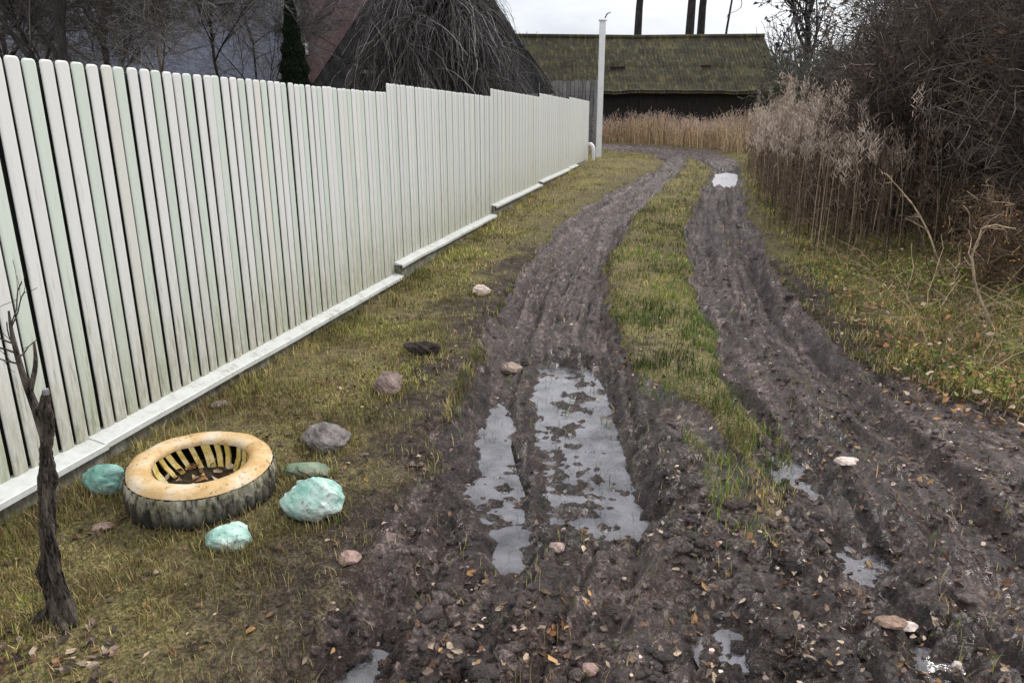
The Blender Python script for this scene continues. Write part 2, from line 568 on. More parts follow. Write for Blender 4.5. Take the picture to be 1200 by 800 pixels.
xs_r = spaced(0, 3.3, .016, 1.09, 900)
xs_l = -spaced(0.016, 2.95, .016, 1.12, 900)[::-1]
xs = np.concatenate([xs_l, xs_r])
yy = [1.15]
while yy[-1] < 45: yy.append(yy[-1] + max(.011, .0062 * yy[-1]))
s = .3
while yy[-1] < 1000: s *= 1.15; yy.append(yy[-1] + s)
s = .05; lo = [1.15]
while lo[-1] > -60: s *= 1.25; lo.append(lo[-1] - s)
ys = np.array(lo[1:][::-1] + yy)
GX, GY = np.meshgrid(xs, ys)
gx, gy = GX.ravel(), GY.ravel()
gm, gdm, gdg = masks(gx, gy)
gz = height(gx, gy, gm)
nx, ny = len(xs), len(ys)
ii = (np.arange(ny - 1)[:, None] * nx + np.arange(nx - 1)[None]).ravel()
quads = np.stack([ii, ii + 1, ii + nx + 1, ii + nx], 1)
fm = gm[quads].mean(1) > .5
gv = np.stack([gx, gy, gz], 1)


def wetness(x, y):
    w = np.zeros(len(x))
    for pp in puddle_polys: w = np.maximum(w, sstep(-.45, -.02, sdf(pp, x, y) + (fbm(x * 4, y * 4, 47, 3) - .5) * .3))
    return w


def sub_sheet(sel, name, mat):
    q = quads[sel]
    u, inv = np.unique(q, return_inverse=True)
    s_, l_, lw_, in_ = track(gx[u], gy[u])
    in_ = wetness(gx[u], gy[u])
    if mat is M['ground']:
        so_ = sstep(-.75, .0, gdm[u] + (fbm(gx[u] * 3, gy[u] * 3, 99, 3) - .5) * .9)
        lw_ = np.where(gdg[u] > -.1, so_ * .25 * (fbm(gx[u] * 2, gy[u] * 2, 97, 2) > .5), np.where(gy[u] < 9, so_, so_ * .35)); s_ = lw_; in_ = lw_
    b = MB(); b.add(gv[u], inv.reshape(q.shape), np.stack([lw_, s_, in_], 1))
    return tag(b.build(name, mat, smooth=True), kind='structure')


tag(sub_sheet(~fm, 'ground', M['ground']), 'worn grassy verge either side of the muddy track')
tag(sub_sheet(fm, 'dirt_road', M['mud']), 'rutted muddy track curving away past the white fence')
for k, pp in enumerate(puddle_polys):
    q = PUD_RIM[k]
    if np.sum(q[:, 0] * np.roll(q[:, 1], -1) - np.roll(q[:, 0], -1) * q[:, 1]) < 0: q = q[::-1]      # water faces up
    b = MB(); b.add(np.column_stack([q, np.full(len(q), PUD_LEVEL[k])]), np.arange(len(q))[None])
    tag(b.build('puddle', M['silt_sky_tone'] if k == 6 else M['water']), 'shallow muddy puddle in the track', kind='structure')


def gz1(x, y):
    return float(height(np.array([x], float), np.array([y], float))[0])


def on(px, py, dz=0.0):
    p = at(px, py)
    return np.array([p[0], p[1], gz1(*p) + dz])


# ------------------------------------------------------------------ grass, leaves, clods
def wedge(n, r0, r1, a0=-44, a1=44, power=1.0):
    """points spread so that nearer ground gets more of them"""
    u = rng.random(n)
    r = r0 * (r1 / r0) ** u if power == 1.0 else r0 + (r1 - r0) * u ** power
    a = np.radians(rng.uniform(a0, a1, n))
    X, F = r * np.sin(a), r * np.cos(a)
    return X * ca - F * sa, X * sa + F * ca, r


PAL = np.array([[.085, .155, .026], [.215, .205, .055], [.36, .29, .11], [.50, .38, .18], [.20, .13, .07]])


def blade_cols(n, w):
    k = rng.choice(len(PAL), n, p=np.array(w) / sum(w))
    return PAL[k] * rng.uniform(.7, 1.35, (n, 1))


def blades(mb, x, y, z, L, wd, cols, lean=.7):
    n = len(x)
    a = rng.uniform(0, 2 * PI, n)
    d = np.stack([np.cos(a), np.sin(a), np.zeros(n)], 1)
    sd = np.stack([-np.sin(a), np.cos(a), np.zeros(n)], 1) * (wd * .5)[:, None]
    le = rng.uniform(.15, 1, n) * lean
    b = np.stack([x, y, z - .006], 1)
    up = np.array([0, 0, 1.])
    m = b + (d * (le * .35)[:, None] + up * (1 - .25 * le)[:, None]) * (L * .55)[:, None]
    t = b + (d * le[:, None] + up * np.sqrt(np.clip(1 - le ** 2 * .8, .1, 1))[:, None]) * L[:, None]
    v = np.stack([b - sd, b + sd, m + sd * .8, m - sd * .8, t], 1).reshape(-1, 3)
    o = np.arange(n)[:, None] * 5
    mb.add(v, [o + np.array([[0, 1, 2, 3]]), o + np.array([[3, 2, 4]])], np.repeat(cols, 5, 0))


LUSH = at(802, 412)
grass = MB()
x, y, r = wedge(400000, 1.6, 34)
ok = (x > -2.72) | (y > 24.2)
x, y, r = x[ok], y[ok], r[ok]
mud, dm, dg = masks(x, y)
tone = fbm(x * 2.6 + 40, y * 2.6, 59, 4)
patch = fbm(x * 1.3, y * 1.3, 51, 4); fine = fbm(x * 6, y * 6, 53, 3)
left = (dm < 0) & (x < 1.5) & (y < 30)
med = dg > np.where(y < 5, -.2, -.12)
right = (~left) & (~med)
dens = np.where(left, .07 + 1.1 * sstep(.40, .58, patch * .6 + fine * .4), 1.0)
dens = np.where(med, .12 + 1.0 * sstep(.40, .56, patch * .5 + fine * .5), dens)
dens = np.where((sdf(med_poly, x, y) > -.2) & (y < 5) & (tone > .5), np.maximum(dens, .5), dens)
dens = np.where(right, .25 + .9 * sstep(.38, .55, patch * .5 + fine * .5), dens)
dens *= np.where(med & (y < 5) & (tone > .5), .45, (1 - sstep(.25, .75, mud)) + .02)
# the bare earth by the track edge on the near left
dens = np.where(left, dens * sstep(-.02, -.55, dm + (fine - .5) * .8) + .10 * (mud < .5), dens)
keep = rng.random(len(x)) < dens
x, y, r, left, med, right, patch, fine, tone = [q[keep] for q in (x, y, r, left, med, right, patch, fine, tone)]
z = height(x, y)
n = len(x)
L = rng.uniform(.018, .058, n) * np.where(left, 1.0, 1.3) * (1 + .018 * r)
L = np.where(right & (x > 2.2), L * .95, L)
L = np.where((~left) & (y < 5) & (x < 1.2), L * 1.25, L)
L = np.where(med & (y > 4.6) & (y < 6.6) & (patch > .45), L * 1.2, L)
L = np.where((x < -2.45) & left, L * 1.7, L)
wd = np.clip(.0011 * r, .0028, .014) * rng.uniform(.7, 1.3, n)
cols = np.where(left[:, None], blade_cols(n, (1.2, 3.6, 3.8, 2.2, 1.8)), blade_cols(n, (4, 4, 2, 1, .6)))
cols = np.where((med & (y < 9))[:, None], np.where((patch > .43)[:, None], blade_cols(n, (8, 6, 1.2, .5, .3)), blade_cols(n, (1, 3, 4, 3, 1))), cols)
lush = med & (np.hypot(x - LUSH[0], y - LUSH[1]) < .55 + fine)
cols = np.where(lush[:, None], blade_cols(n, (8, 1, .2, .2, .2)) * .75, cols); L = np.where(lush, L * 1.1, L)
cols = np.where((patch > .56)[:, None] & left[:, None], cols * [.95, 1.08, .8], cols)
dryx = ((y > 15) | (right & (fine > .53)))[:, None]
cols = np.where(dryx & (rng.random((n, 1)) < .55), blade_cols(n, (.5, 2, 4, 3, .5)), cols)
cols = cols * (.55 + .95 * sstep(.32, .68, tone))[:, None]
brn = (left & (y < 4.2) & (rng.random(n) < .42))[:, None]
cols = np.where(brn, blade_cols(n, (0, .6, 1.5, 1.2, 5)) * .8, cols)
blades(grass, x, y, z, L, wd, cols)
for (px, py, w) in [(127, 578, 30), (366, 606, 38), (269, 642, 30), (362, 561, 28), (385, 526, 30), (455, 464, 18), (240, 583, 86), (68, 728, 26), (563, 347, 11), (498, 418, 22)]:
    c = at(px, py); rad = w * math.hypot(*c) / 880 * 1.05; k = int(90 + 900 * rad)
    a = rng.uniform(0, 2 * PI, k); q = rad * rng.uniform(.92, 1.35, k)
    x1, y1 = c[0] + q * np.cos(a), c[1] + q * np.sin(a)
    blades(grass, x1, y1, height(x1, y1), rng.uniform(.03, .085, k), rng.uniform(.003, .005, k), blade_cols(k, (2, 3, 3, 2.5, 2)) * .85)
tag(grass.build('grass', M['grass']), 'short olive grass growing on the verges and between the ruts', 'grass', kind='stuff')

# taller tussocks along the right bank
tb = MB()
cx, cy, cr = wedge(640, 4.5, 22, 5, 44)
mud, dm, dg = masks(cx, cy)
ok = (mud < .2) & (cx > 1.2) & (dm < -.1) & (dm > -3)
cx, cy = cx[ok], cy[ok]
k = 42
x = np.repeat(cx, k) + rng.normal(0, .09, len(cx) * k); y = np.repeat(cy, k) + rng.normal(0, .09, len(cx) * k)
w = np.repeat(fbm(cx, cy, 57, 2), k)
cols = np.where((w > .47)[:, None], blade_cols(len(x), (3, 6, 4, 1.2, .4)), blade_cols(len(x), (.6, 2, 5, 4, 1.5)))
blades(tb, x, y, height(x, y), rng.uniform(.04, .125, len(x)), rng.uniform(.004, .009, len(x)), cols, .95)
tag(tb.build('tussock_grass', M['grass']), 'longer green and straw tussocks on the right bank below the thicket', 'tussocks', kind='stuff')


def bank_plants():
    cx, cy, cr = wedge(620, 5, 18, 8, 40)
    mud, dm, dg = masks(cx, cy)
    ok = (mud < .1) & (cx > 1.2) & (dm < -.15) & (dm > -2.2) & (fbm(cx * .9, cy * .9, 77, 2) > .47)
    cx, cy = cx[ok], cy[ok]
    k = 26
    x = np.repeat(cx, k) + rng.normal(0, .10, len(cx) * k); y = np.repeat(cy, k) + rng.normal(0, .10, len(cx) * k)
    n = len(x)
    b = MB()
    cols = np.array([[.15, .24, .04], [.30, .34, .06], [.42, .38, .10], [.06, .11, .02]])[rng.integers(0, 4, n)] * rng.uniform(.6, 1.3, (n, 1))
    flakes(b, x, y, height(x, y) + rng.uniform(.02, .14, n), rng.uniform(.02, .05, n), cols, .9, .5)
    tag(b.build('ground_cover', M['grass']), 'leafy green ground cover on the bank between track and thicket', 'ground cover', kind='stuff')


def flakes(mb, x, y, z, size, cols, tilt=.5, asp=.62):
    n = len(x)
    a = rng.uniform(0, 2 * PI, n)
    nrm = np.stack([rng.normal(0, tilt, n), rng.normal(0, tilt, n), np.ones(n)], 1)
    nrm /= np.linalg.norm(nrm, axis=1, keepdims=True)
    u = np.stack([np.cos(a), np.sin(a), np.zeros(n)], 1)
    u -= nrm * (u * nrm).sum(1, keepdims=True); u /= np.linalg.norm(u, axis=1, keepdims=True)
    w = np.cross(nrm, u)
    c = np.stack([x, y, z], 1)
    pts = []
    prof = [(-1, .1, 0), (-.35, -.85, .35), (.5, -.55, .1), (1, .15, .25), (.2, .85, .4), (-.6, .6, .05)]
    for (pu, pw, pn) in prof:
        j1, j2, j3 = rng.normal(0, .16, (3, n))[:, :, None]
        pts.append(c + (u * (pu + j1) + w * (pw + j2) * asp + nrm * (pn + j3) * .7) * size[:, None] * .5)
    v = np.stack(pts, 1).reshape(-1, 3)
    o = np.arange(n)[:, None] * 6
    mb.add(v, [o + np.array([[0, 1, 2, 3]]), o + np.array([[0, 3, 4, 5]])], np.repeat(cols, 6, 0))


LP = np.array([[.30, .14, .05], [.40, .23, .10], [.15, .08, .045], [.48, .37, .27], [.17, .12, .09], [.05, .035, .028]])


def leafcols(n, w):
    return LP[rng.choice(len(LP), n, p=np.array(w) / sum(w))] * rng.uniform(.6, 1.3, (n, 1))


lv = MB()
x, y, r = wedge(30000, 1.6, 16)
mud, dm, dg = masks(x, y)
cl = fbm(x * 1.6, y * 1.6, 61, 3)
p = np.where(dm > 0, .10 + .5 * sstep(.5, .65, cl), .12 + .75 * sstep(.46, .6, cl))
p = np.where((x > .45) & (y < 5.5), .55 + .7 * sstep(.42, .6, cl), p)
p = p * .75
p = np.where((x > 1.3) & (dm < .35) & (dm > -1.9) & (y < 9), .55 + .7 * sstep(.4, .55, cl), p)
p = np.where((x < -2.7), 0, p)
sd_min = np.full(len(x), -9.0)
for pp in puddle_polys[:2]: sd_min = np.maximum(sd_min, sdf(pp, x, y))
p = np.where(sd_min > -.03, p * .08, p)
ok = rng.random(len(x)) < p
x, y, mud, dm = x[ok], y[ok], mud[ok], dm[ok]
n = len(x)
orange = (x > 1.5) & (dm < .4)
cols = np.where(orange[:, None], leafcols(n, (4, 3.5, 4, 2.5, 1.5, .8)), leafcols(n, (.15, .6, 2, 2.0, 5, 4)))
flakes(lv, x, y, height(x, y) + .008 + np.where(orange, rng.uniform(0, .09, n), 0), rng.uniform(.014, .046, n) * np.where(orange, 1.5, 1), cols)
tag(lv.build('fallen_leaves', M['leaf']), 'brown and orange fallen leaves strewn over mud and bank', 'leaves', kind='stuff')

bank_plants()

# unit rock
def rock_mesh(seed, sub=2, rough=.28):
    import bmesh
    bm = bmesh.new(); bmesh.ops.create_icosphere(bm, subdivisions=sub, radius=1)
    v = np.array([q.co[:] for q in bm.verts]); f = np.array([[w.index for w in q.verts] for q in bm.faces]); bm.free()
    rr = 1 + rough * ((fbm(v[:, 0] * 1.3 + v[:, 2] * .9, v[:, 1] * 1.3 - v[:, 2] * .7, seed, 3) - .5) * 2)
    pl = np.random.default_rng(seed).normal(size=(7, 3)); pl /= np.linalg.norm(pl, axis=1, keepdims=True)
    v = v * rr[:, None]
    for q in pl:                                   # chipped facets
        d = v @ q
        v = v - np.clip(d - .80, 0, None)[:, None] * q * .85
    return v, f


cb = MB(); pb = MB()
x, y, r = wedge(14000, 1.6, 12)
mud, dm, dg = masks(x, y)
cl = fbm(x * 2.0, y * 2.0, 67, 3)
p = mud * (.10 + .9 * sstep(.45, .65, cl)) * np.where((x > .1) | (y < 2.7), 1, .4)
for pp in puddle_polys[:2]: p = np.where(sdf(pp, x, y) > -.05, p * .10, p)
ok = rng.random(len(x)) < p
x, y = x[ok], y[ok]; z = height(x, y)
s_, l_, lw_, in_ = track(x, y); in_ = wetness(x, y)
rocks = [rock_mesh(100 + k, 1, .6) for k in range(8)]
for k in range(len(x)):
    v, f = rocks[k % 8]
    a = rng.uniform(0, 2 * PI); c_, s1 = math.cos(a), math.sin(a)
    pale = rng.random() < .13
    sz = rng.uniform(.004, .011) if pale else rng.uniform(.006, .022) * (1.9 if rng.random() < .12 else 1)
    vv = v * sz * [rng.uniform(.8, 1.9), rng.uniform(.8, 1.3), rng.uniform(.35, .7)]
    vv = vv @ np.array([[c_, s1, 0], [-s1, c_, 0], [0, 0, 1]]) + [x[k], y[k], z[k] + sz * .08]
    if pale: pb.add(vv, f, np.array([2.0, 1.7, 1.6]) * rng.uniform(.5, 1.8))
    else: cb.add(vv, f, (lw_[k], s_[k], in_[k]))
tag(cb.build('mud_clods', M['mud'], None, True), 'small mud clods kicked up over the rutted track', 'mud clods', kind='stuff')
tag(pb.build('pebbles', M['stone']), 'pale pebbles and chips scattered over the muddy track', 'pebbles', kind='stuff')


# ------------------------------------------------------------------ stones that stand out
def rock(name, px, py, wpx, hpx, mat, label, cat, tint=(1, 1, 1), seed=1, depth=.8, sink=.25, rz=0., group=None, rough=.34, sub=4):
    p = at(px, py); g = gz1(*p)
    r_, f_, u_ = ray(px, py)
    dist = math.hypot(*p); slant = math.hypot(dist, EYE - g)
    m = slant / math.sqrt(FOC ** 2 + (px - 600) ** 2 + (400 - py) ** 2)   # metres per photo pixel there
    sx = wpx * m * .5
    el = math.atan2(EYE - g, dist)
    sz = max(.3 * sx, (hpx * m * .5 - sx * depth * math.sin(el) * .55) / math.cos(el))
    v, f = rock_mesh(seed, sub, rough)
    if sub >= 3: v = v * (1 + (fbm(v[:, 0] * 5 + v[:, 2] * 4 + 20, v[:, 1] * 5 - v[:, 2] * 4 + 20, seed + 7, 3) - .5) * .22)[:, None]
    v = v * [sx, sx * depth, sz]
    c_, s_ = math.cos(YAW + rz), math.sin(YAW + rz)
    v = v @ np.array([[c_, s_, 0], [-s_, c_, 0], [0, 0, 1]])
    b = MB(); b.add(v + [p[0], p[1], g + sz * (1 - 2 * sink)], f, tint)
    return tag(b.build(name, mat, None, sub < 3, local=(p[0], p[1], g)), label, cat, group)


PS = 'painted stones around the tyre planter'
rock('painted_stone', 127, 578, 56, 48, M['mint'], 'mint green painted stone between the old stump and the tyre planter', 'painted stone', (.55, .72, .70), 3, .8, .2, group=PS)
rock('painted_stone', 366, 606, 74, 62, M['mint'], 'large pale mint painted stone right of the tyre planter', 'painted stone', (1.1, 1.05, 1.05), 5, .75, .2, .5, group=PS, rough=.5)
rock('painted_stone', 269, 642, 58, 42, M['mint'], 'flat mint painted stone in front of the tyre planter', 'painted stone', (1, 1, 1), 8, .85, .25, group=PS)
rock('mossy_stone', 362, 561, 56, 20, M['mint'], 'low mossy green stone behind the large pale mint stone', 'stone', (.55, .5, .38), 12, .6, .2)
rock('stone', 385, 526, 58, 42, M['stone'], 'rounded grey brown stone half sunk in the worn grass', 'stone', (.95, .95, .98), 21, .9, .2, rough=.18)
rock('stone', 455, 464, 36, 30, M['stone'], 'grey stone with a pale pinkish top at the mud edge', 'stone', (1.2, 1.0, .95), 25, .8, .12, rough=.5)
rock('stone', 563, 347, 22, 15, M['stone'], 'small white pink stone on the grass beside the left rut', 'stone', (3.2, 2.9, 2.7), 27, .7, .2)
rock('mud_lump', 498, 418, 44, 24, M['clod'], 'dark earth lump on the grass above the pale topped stone', 'mud lump', (.8, .8, .8), 29, .7, .2, rough=.7)
rock('stone', 598, 410, 26, 18, M['stone'], 'flat tan stone pressed into the rut by the puddle head', 'stone', (1.5, 1.3, 1.15), 31, .8, .5)
rock('stone', 260, 480, 20, 12, M['stone'], 'tiny grey stone in the grass under the fence cap', 'stone', (1.4, 1.3, 1.2), 33, .7, .2)
rock('brick_piece', 122, 622, 28, 12, M['stone'], 'pale brick piece lying in front of the mint stone by the stump', 'brick piece', (1.7, 1.35, 1.2), 35, .6, .3)
rock('red_scrap', 205, 622, 22, 8, M['red'], 'small red plastic scrap at the foot of the tyre', 'plastic scrap', (1, 1, 1), 37, .6, .1, sub=2)
rock('stone', 993, 536, 28, 12, M['stone'], 'bright white flat stone in the mud right of the median', 'stone', (3.6, 3.4, 3.2), 39, .5, .2)
rock('stone', 1068, 708, 26, 14, M['stone'], 'bright white chip in the leafy mud at the lower right', 'stone', (3.8, 3.7, 3.6), 41, .5, .2)
rock('stone', 1047, 718, 40, 14, M['stone'], 'tan flat stone just left of the bright white chip', 'stone', (1.5, 1.15, .95), 43, .5, .3)
rock('stone', 1130, 744, 12, 11, M['stone'], 'tiny round white pebble beside the lower right puddle', 'pebble', (3.8, 3.8, 3.7), 45, .8, .1)
rock('stone', 652, 636, 18, 14, M['stone'], 'pinkish pebble in the mud below the big puddle', 'pebble', (1.9, 1.6, 1.5), 47, .8, .2)
rock('stone', 693, 757, 22, 16, M['stone'], 'pinkish pebble in the mud at the bottom centre', 'pebble', (1.8, 1.4, 1.3), 49, .8, .2)
rock('stone', 410, 664, 26, 18, M['stone'], 'pink tan stone at the left mud edge below the mint stone', 'stone', (1.7, 1.3, 1.2), 51, .8, .2)

def children(P, R, n, u0, u1, len0, len1, spread, up, K, rf, wig=.12, droop=0.0, lenbyu=0.0, rmin=.0):
    """n shoots leaving random places of the parent polylines P (N,K,3)"""
    N, KP, _ = P.shape
    idx = rng.integers(0, N, n); u = rng.uniform(u0, u1, n) * (KP - 1)
    i = np.minimum(u.astype(int), KP - 2); f = (u - i)[:, None]
    p = P[idx, i] * (1 - f) + P[idx, i + 1] * f
    t = P[idx, i + 1] - P[idx, i]; t /= np.linalg.norm(t, axis=1, keepdims=True) + 1e-9
    r = (R[idx, i] * (1 - f[:, 0]) + R[idx, i + 1] * f[:, 0]) * rf
    d = t + rng.normal(0, spread, (n, 3)) + np.array([0, 0, up])
    d /= np.linalg.norm(d, axis=1, keepdims=True)
    L = rng.uniform(len0, len1, n) * (1 - lenbyu * u / (KP - 1))
    out = np.zeros((n, K, 3)); out[:, 0] = p
    for k in range(1, K):
        d = d + rng.normal(0, wig, (n, 3)) + np.array([0, 0, -droop])
        d /= np.linalg.norm(d, axis=1, keepdims=True)
        out[:, k] = out[:, k - 1] + d * (L / (K - 1))[:, None]
    tap = np.linspace(1, .3, K)
    return out, np.maximum(r[:, None] * tap, rmin)


# ------------------------------------------------------------------ tyre planter
tp = at(240, 583); tg = gz1(*tp) - .015
tyre = empty('tyre_planter', (tp[0], tp[1], tg), 'old tyre planter with orange yellow painted rim on the grass', 'tyre planter')
tyre.rotation_euler = (math.radians(2.5), math.radians(2), YAW)
RO, TH = .328, .200


def lathe(mb, prof, n, fn=None, col=(1, 1, 1)):
    a = np.arange(n) * 2 * PI / n
    prof = np.array(prof)
    R = np.repeat(prof[:, 0][None], n, 0); Z = np.repeat(prof[:, 1][None], n, 0)
    if fn is not None: R, Z = fn(R, Z, a[:, None])
    v = np.stack([R * np.cos(a)[:, None], R * np.sin(a)[:, None], Z], -1).reshape(-1, 3)
    K = len(prof)
    i = np.arange(n)[:, None] * K; j = ((np.arange(n) + 1) % n)[:, None] * K; k = np.arange(K - 1)[None]
    mb.add(v, np.stack([i + k, j + k, j + k + 1, i + k + 1], -1).reshape(-1, 4), col)


def tread_fn(R, Z, a):
    blk = (np.sin(a * 44) > .1) & (np.abs(Z - TH * .62) < TH * .40)
    blk2 = (np.sin(a * 44 + 2.4) > .1)
    R = R - np.where(Z > TH * .6, blk, blk2) * .010 * (np.abs(Z - TH * .5) < TH * .42)
    R = R + (fbm(a * 6, Z * 12, 71, 3) - .5) * .010
    return R, Z


zs = np.linspace(0, TH * .86, 26)
side = [(RO - .018 * (abs(q / TH - .45) * 2) ** 3, q) for q in zs]
tm = MB(); lathe(tm, side, 352, tread_fn); tm.build('tread', M['tread'], tyre, True)


def wob(R, Z, a):
    w = (fbm(np.cos(a) * 2 + 5, np.sin(a) * 2 + 5, 73, 3) - .5)
    return R + w * .012, Z + w * .014


top = [(RO - .016, TH * .86), (RO - .030, TH * .95), (RO - .055, TH * 1.0), (RO - .095, TH * 1.0), (RO - .112, TH * .96), (RO - .122, TH * .90), (RO - .120, TH * .82)]
rm = MB(); lathe(rm, top, 160, wob); rm.build('painted_rim', M['yellow'], tyre, True)
inn = [(RO - .120, TH * .82), (RO - .08, TH * .72), (RO - .04, TH * .5), (RO - .05, TH * .1)]
im = MB(); lathe(im, inn, 96); im.build('inner_wall', M['dark'], tyre, True)
sm = MB(); lathe(sm, [(RO - .04, .05), (.2, .055), (.1, .06), (.001, .062)], 64, lambda R, Z, a: (R, Z + (fbm(R * np.cos(a) * 30 + 9, R * np.sin(a) * 30 + 9, 75, 3) - .5) * .03)); sm.build('soil', M['soil'], tyre, True)
for k in range(24):                                 # painted slats standing round the inside of the casing
    a = k * 2 * PI / 24 + rng.uniform(-.05, .05)
    u0 = np.array([math.cos(a), math.sin(a), 0]); t0 = np.array([-math.sin(a), math.cos(a), 0])
    w_ = rng.uniform(.011, .021); sk = rng.uniform(.0, .03)
    c0 = u0 * (RO - .112) + t0 * sk + [0, 0, TH * rng.uniform(.80, .88)]; c1 = u0 * (RO - .15) - t0 * sk + [0, 0, .055]
    v = []
    for c_ in (c0, c0 * .5 + c1 * .5 + u0 * .010, c1):
        v += [c_ - t0 * w_ - u0 * .006, c_ + t0 * w_ - u0 * .006, c_ + t0 * w_ * .9 + u0 * .006, c_ - t0 * w_ * .9 + u0 * .006]
    q = [[0, 1, 2, 3], [11, 10, 9, 8]]
    for m_ in (0, 4):
        for e_ in range(4): q.append([m_ + e_, m_ + 4 + e_, m_ + 4 + (e_ + 1) % 4, m_ + (e_ + 1) % 4])
    rb = MB(); rb.add(np.array(v), np.array(q))
    rb.build('inner_slat', M['rib'] if rng.random() < .72 else M['olive'], tyre)
dl = MB(); n = 60
a = rng.uniform(0, 2 * PI, n); rr_ = .2 * np.sqrt(rng.random(n))
flakes(dl, rr_ * np.cos(a), rr_ * np.sin(a), np.full(n, .072) + rng.uniform(0, .02, n), rng.uniform(.02, .05, n), leafcols(n, (1, 3, 2, 3, 3, 2)), .7)
dl.build('dead_leaves', M['leaf'], tyre)

# ------------------------------------------------------------------ old stump (a cut sapling)
sp_ = at(68, 728); sg = gz1(*sp_)
st = empty('tree_stump', (sp_[0], sp_[1], sg), 'thin dead tree stump with rough dark bark at the left', 'tree stump')


def strand(pts, rad, seed, n=40, sides=18, amp=.012):
    pts = np.array(pts, float); t = np.linspace(0, 1, len(pts)); u = np.linspace(0, 1, n)
    P = np.stack([np.interp(u, t, pts[:, k]) for k in range(3)], 1)
    for _ in range(4): P[1:-1] = (P[:-2] + 2 * P[1:-1] + P[2:]) / 4
    R = np.interp(u, t, rad)
    b = MB(); b.tubes(P, R, sides, cap=True)
    v = b.v[0].reshape(n, sides, 3)
    ang = np.arange(sides)[None] * 2 * PI / sides; uu = u[:, None] * n * .12
    d = v - P[:, None, :]
    fac = 1 + (fbm(np.cos(ang) * 2.2 + 9, np.sin(ang) * 2.2 + uu * .7 + 9, seed, 3) - .5) * 2 * amp / np.maximum(R[:, None], .004) * np.minimum(1, R[:, None] / .03)
    b.v[0] = (P[:, None, :] + d * fac[:, :, None]).reshape(-1, 3)
    return b


rt = np.array([ca, sa, 0.0]); fw = np.array([-sa, ca, 0.0]); zz = np.array([0, 0, 1.0])
def sp3(r, f, z): return rt * r + fw * f + zz * z


b = strand([sp3(.0, 0, -.06), sp3(.005, 0, .10), sp3(.02, 0, .3), sp3(.055, 0, .5), sp3(.085, 0, .66), sp3(.108, 0, .78), sp3(.118, .0, .85)],
           [.040, .027, .023, .021, .019, .015, .008], 81, 150, 40, .032)
b2 = strand([sp3(.085, -.03, -.05), sp3(.065, -.03, .08), sp3(.05, -.03, .25), sp3(.06, -.025, .45), sp3(.085, -.01, .62)], [.018, .018, .017, .014, .008], 83, 70, 20, amp=.016)
b.add(b2.v[0], b2.f, b2.c[0])
b.build('trunk', M['bark'], st, True)
b = strand([sp3(.09, 0, .66), sp3(.07, .01, .78), sp3(.045, .02, .87), sp3(.03, .03, .96), sp3(.02, .04, 1.03), sp3(.025, .04, 1.10)], [.017, .013, .010, .008, .006, .003], 85, 30, 10, .007)
b.build('branch', M['bark'], st, True)
b = strand([sp3(.055, .02, .84), sp3(.085, .03, .93), sp3(.085, .04, 1.0)], [.009, .007, .003], 87, 12, 8, .003)
b.build('branch', M['bark'], st, True)
Q = np.array([[sp3(.07, .01, .78), sp3(.045, .02, .87), sp3(.03, .03, .96), sp3(.02, .04, 1.03), sp3(.025, .04, 1.10)]])
S1, R1 = children(Q, np.array([[.01, .009, .008, .006, .004]]), 7, 0, 1, .06, .22, .6, .45, 6, .45, .16, rmin=.002)
b = MB(); b.tubes(S1, R1, 5); S2, R2 = children(S1, R1, 12, .2, 1, .03, .12, .7, .2, 4, .6, .2, rmin=.001); b.tubes(S2, R2, 4)
b.build('twigs', M['bark'], st, True)
b = MB(); b.tubes(np.array([sp3(.118, 0, .838), sp3(.119, 0, .856)]), np.array([.010, .009]), 10, cap=True)
b.build('pale_cut_end', M['fascia'], st)
for k, (dr, df) in enumerate([(.10, -.10), (-.09, -.04)]):
    b = strand([sp3(.02 * np.sign(dr), 0, .03), sp3(dr * .6, df * .6, .02), sp3(dr, df, -.01)], [.020, .014, .006], 91 + k, 12, 9, .005)
    b.build('root', M['bark'], st, True)

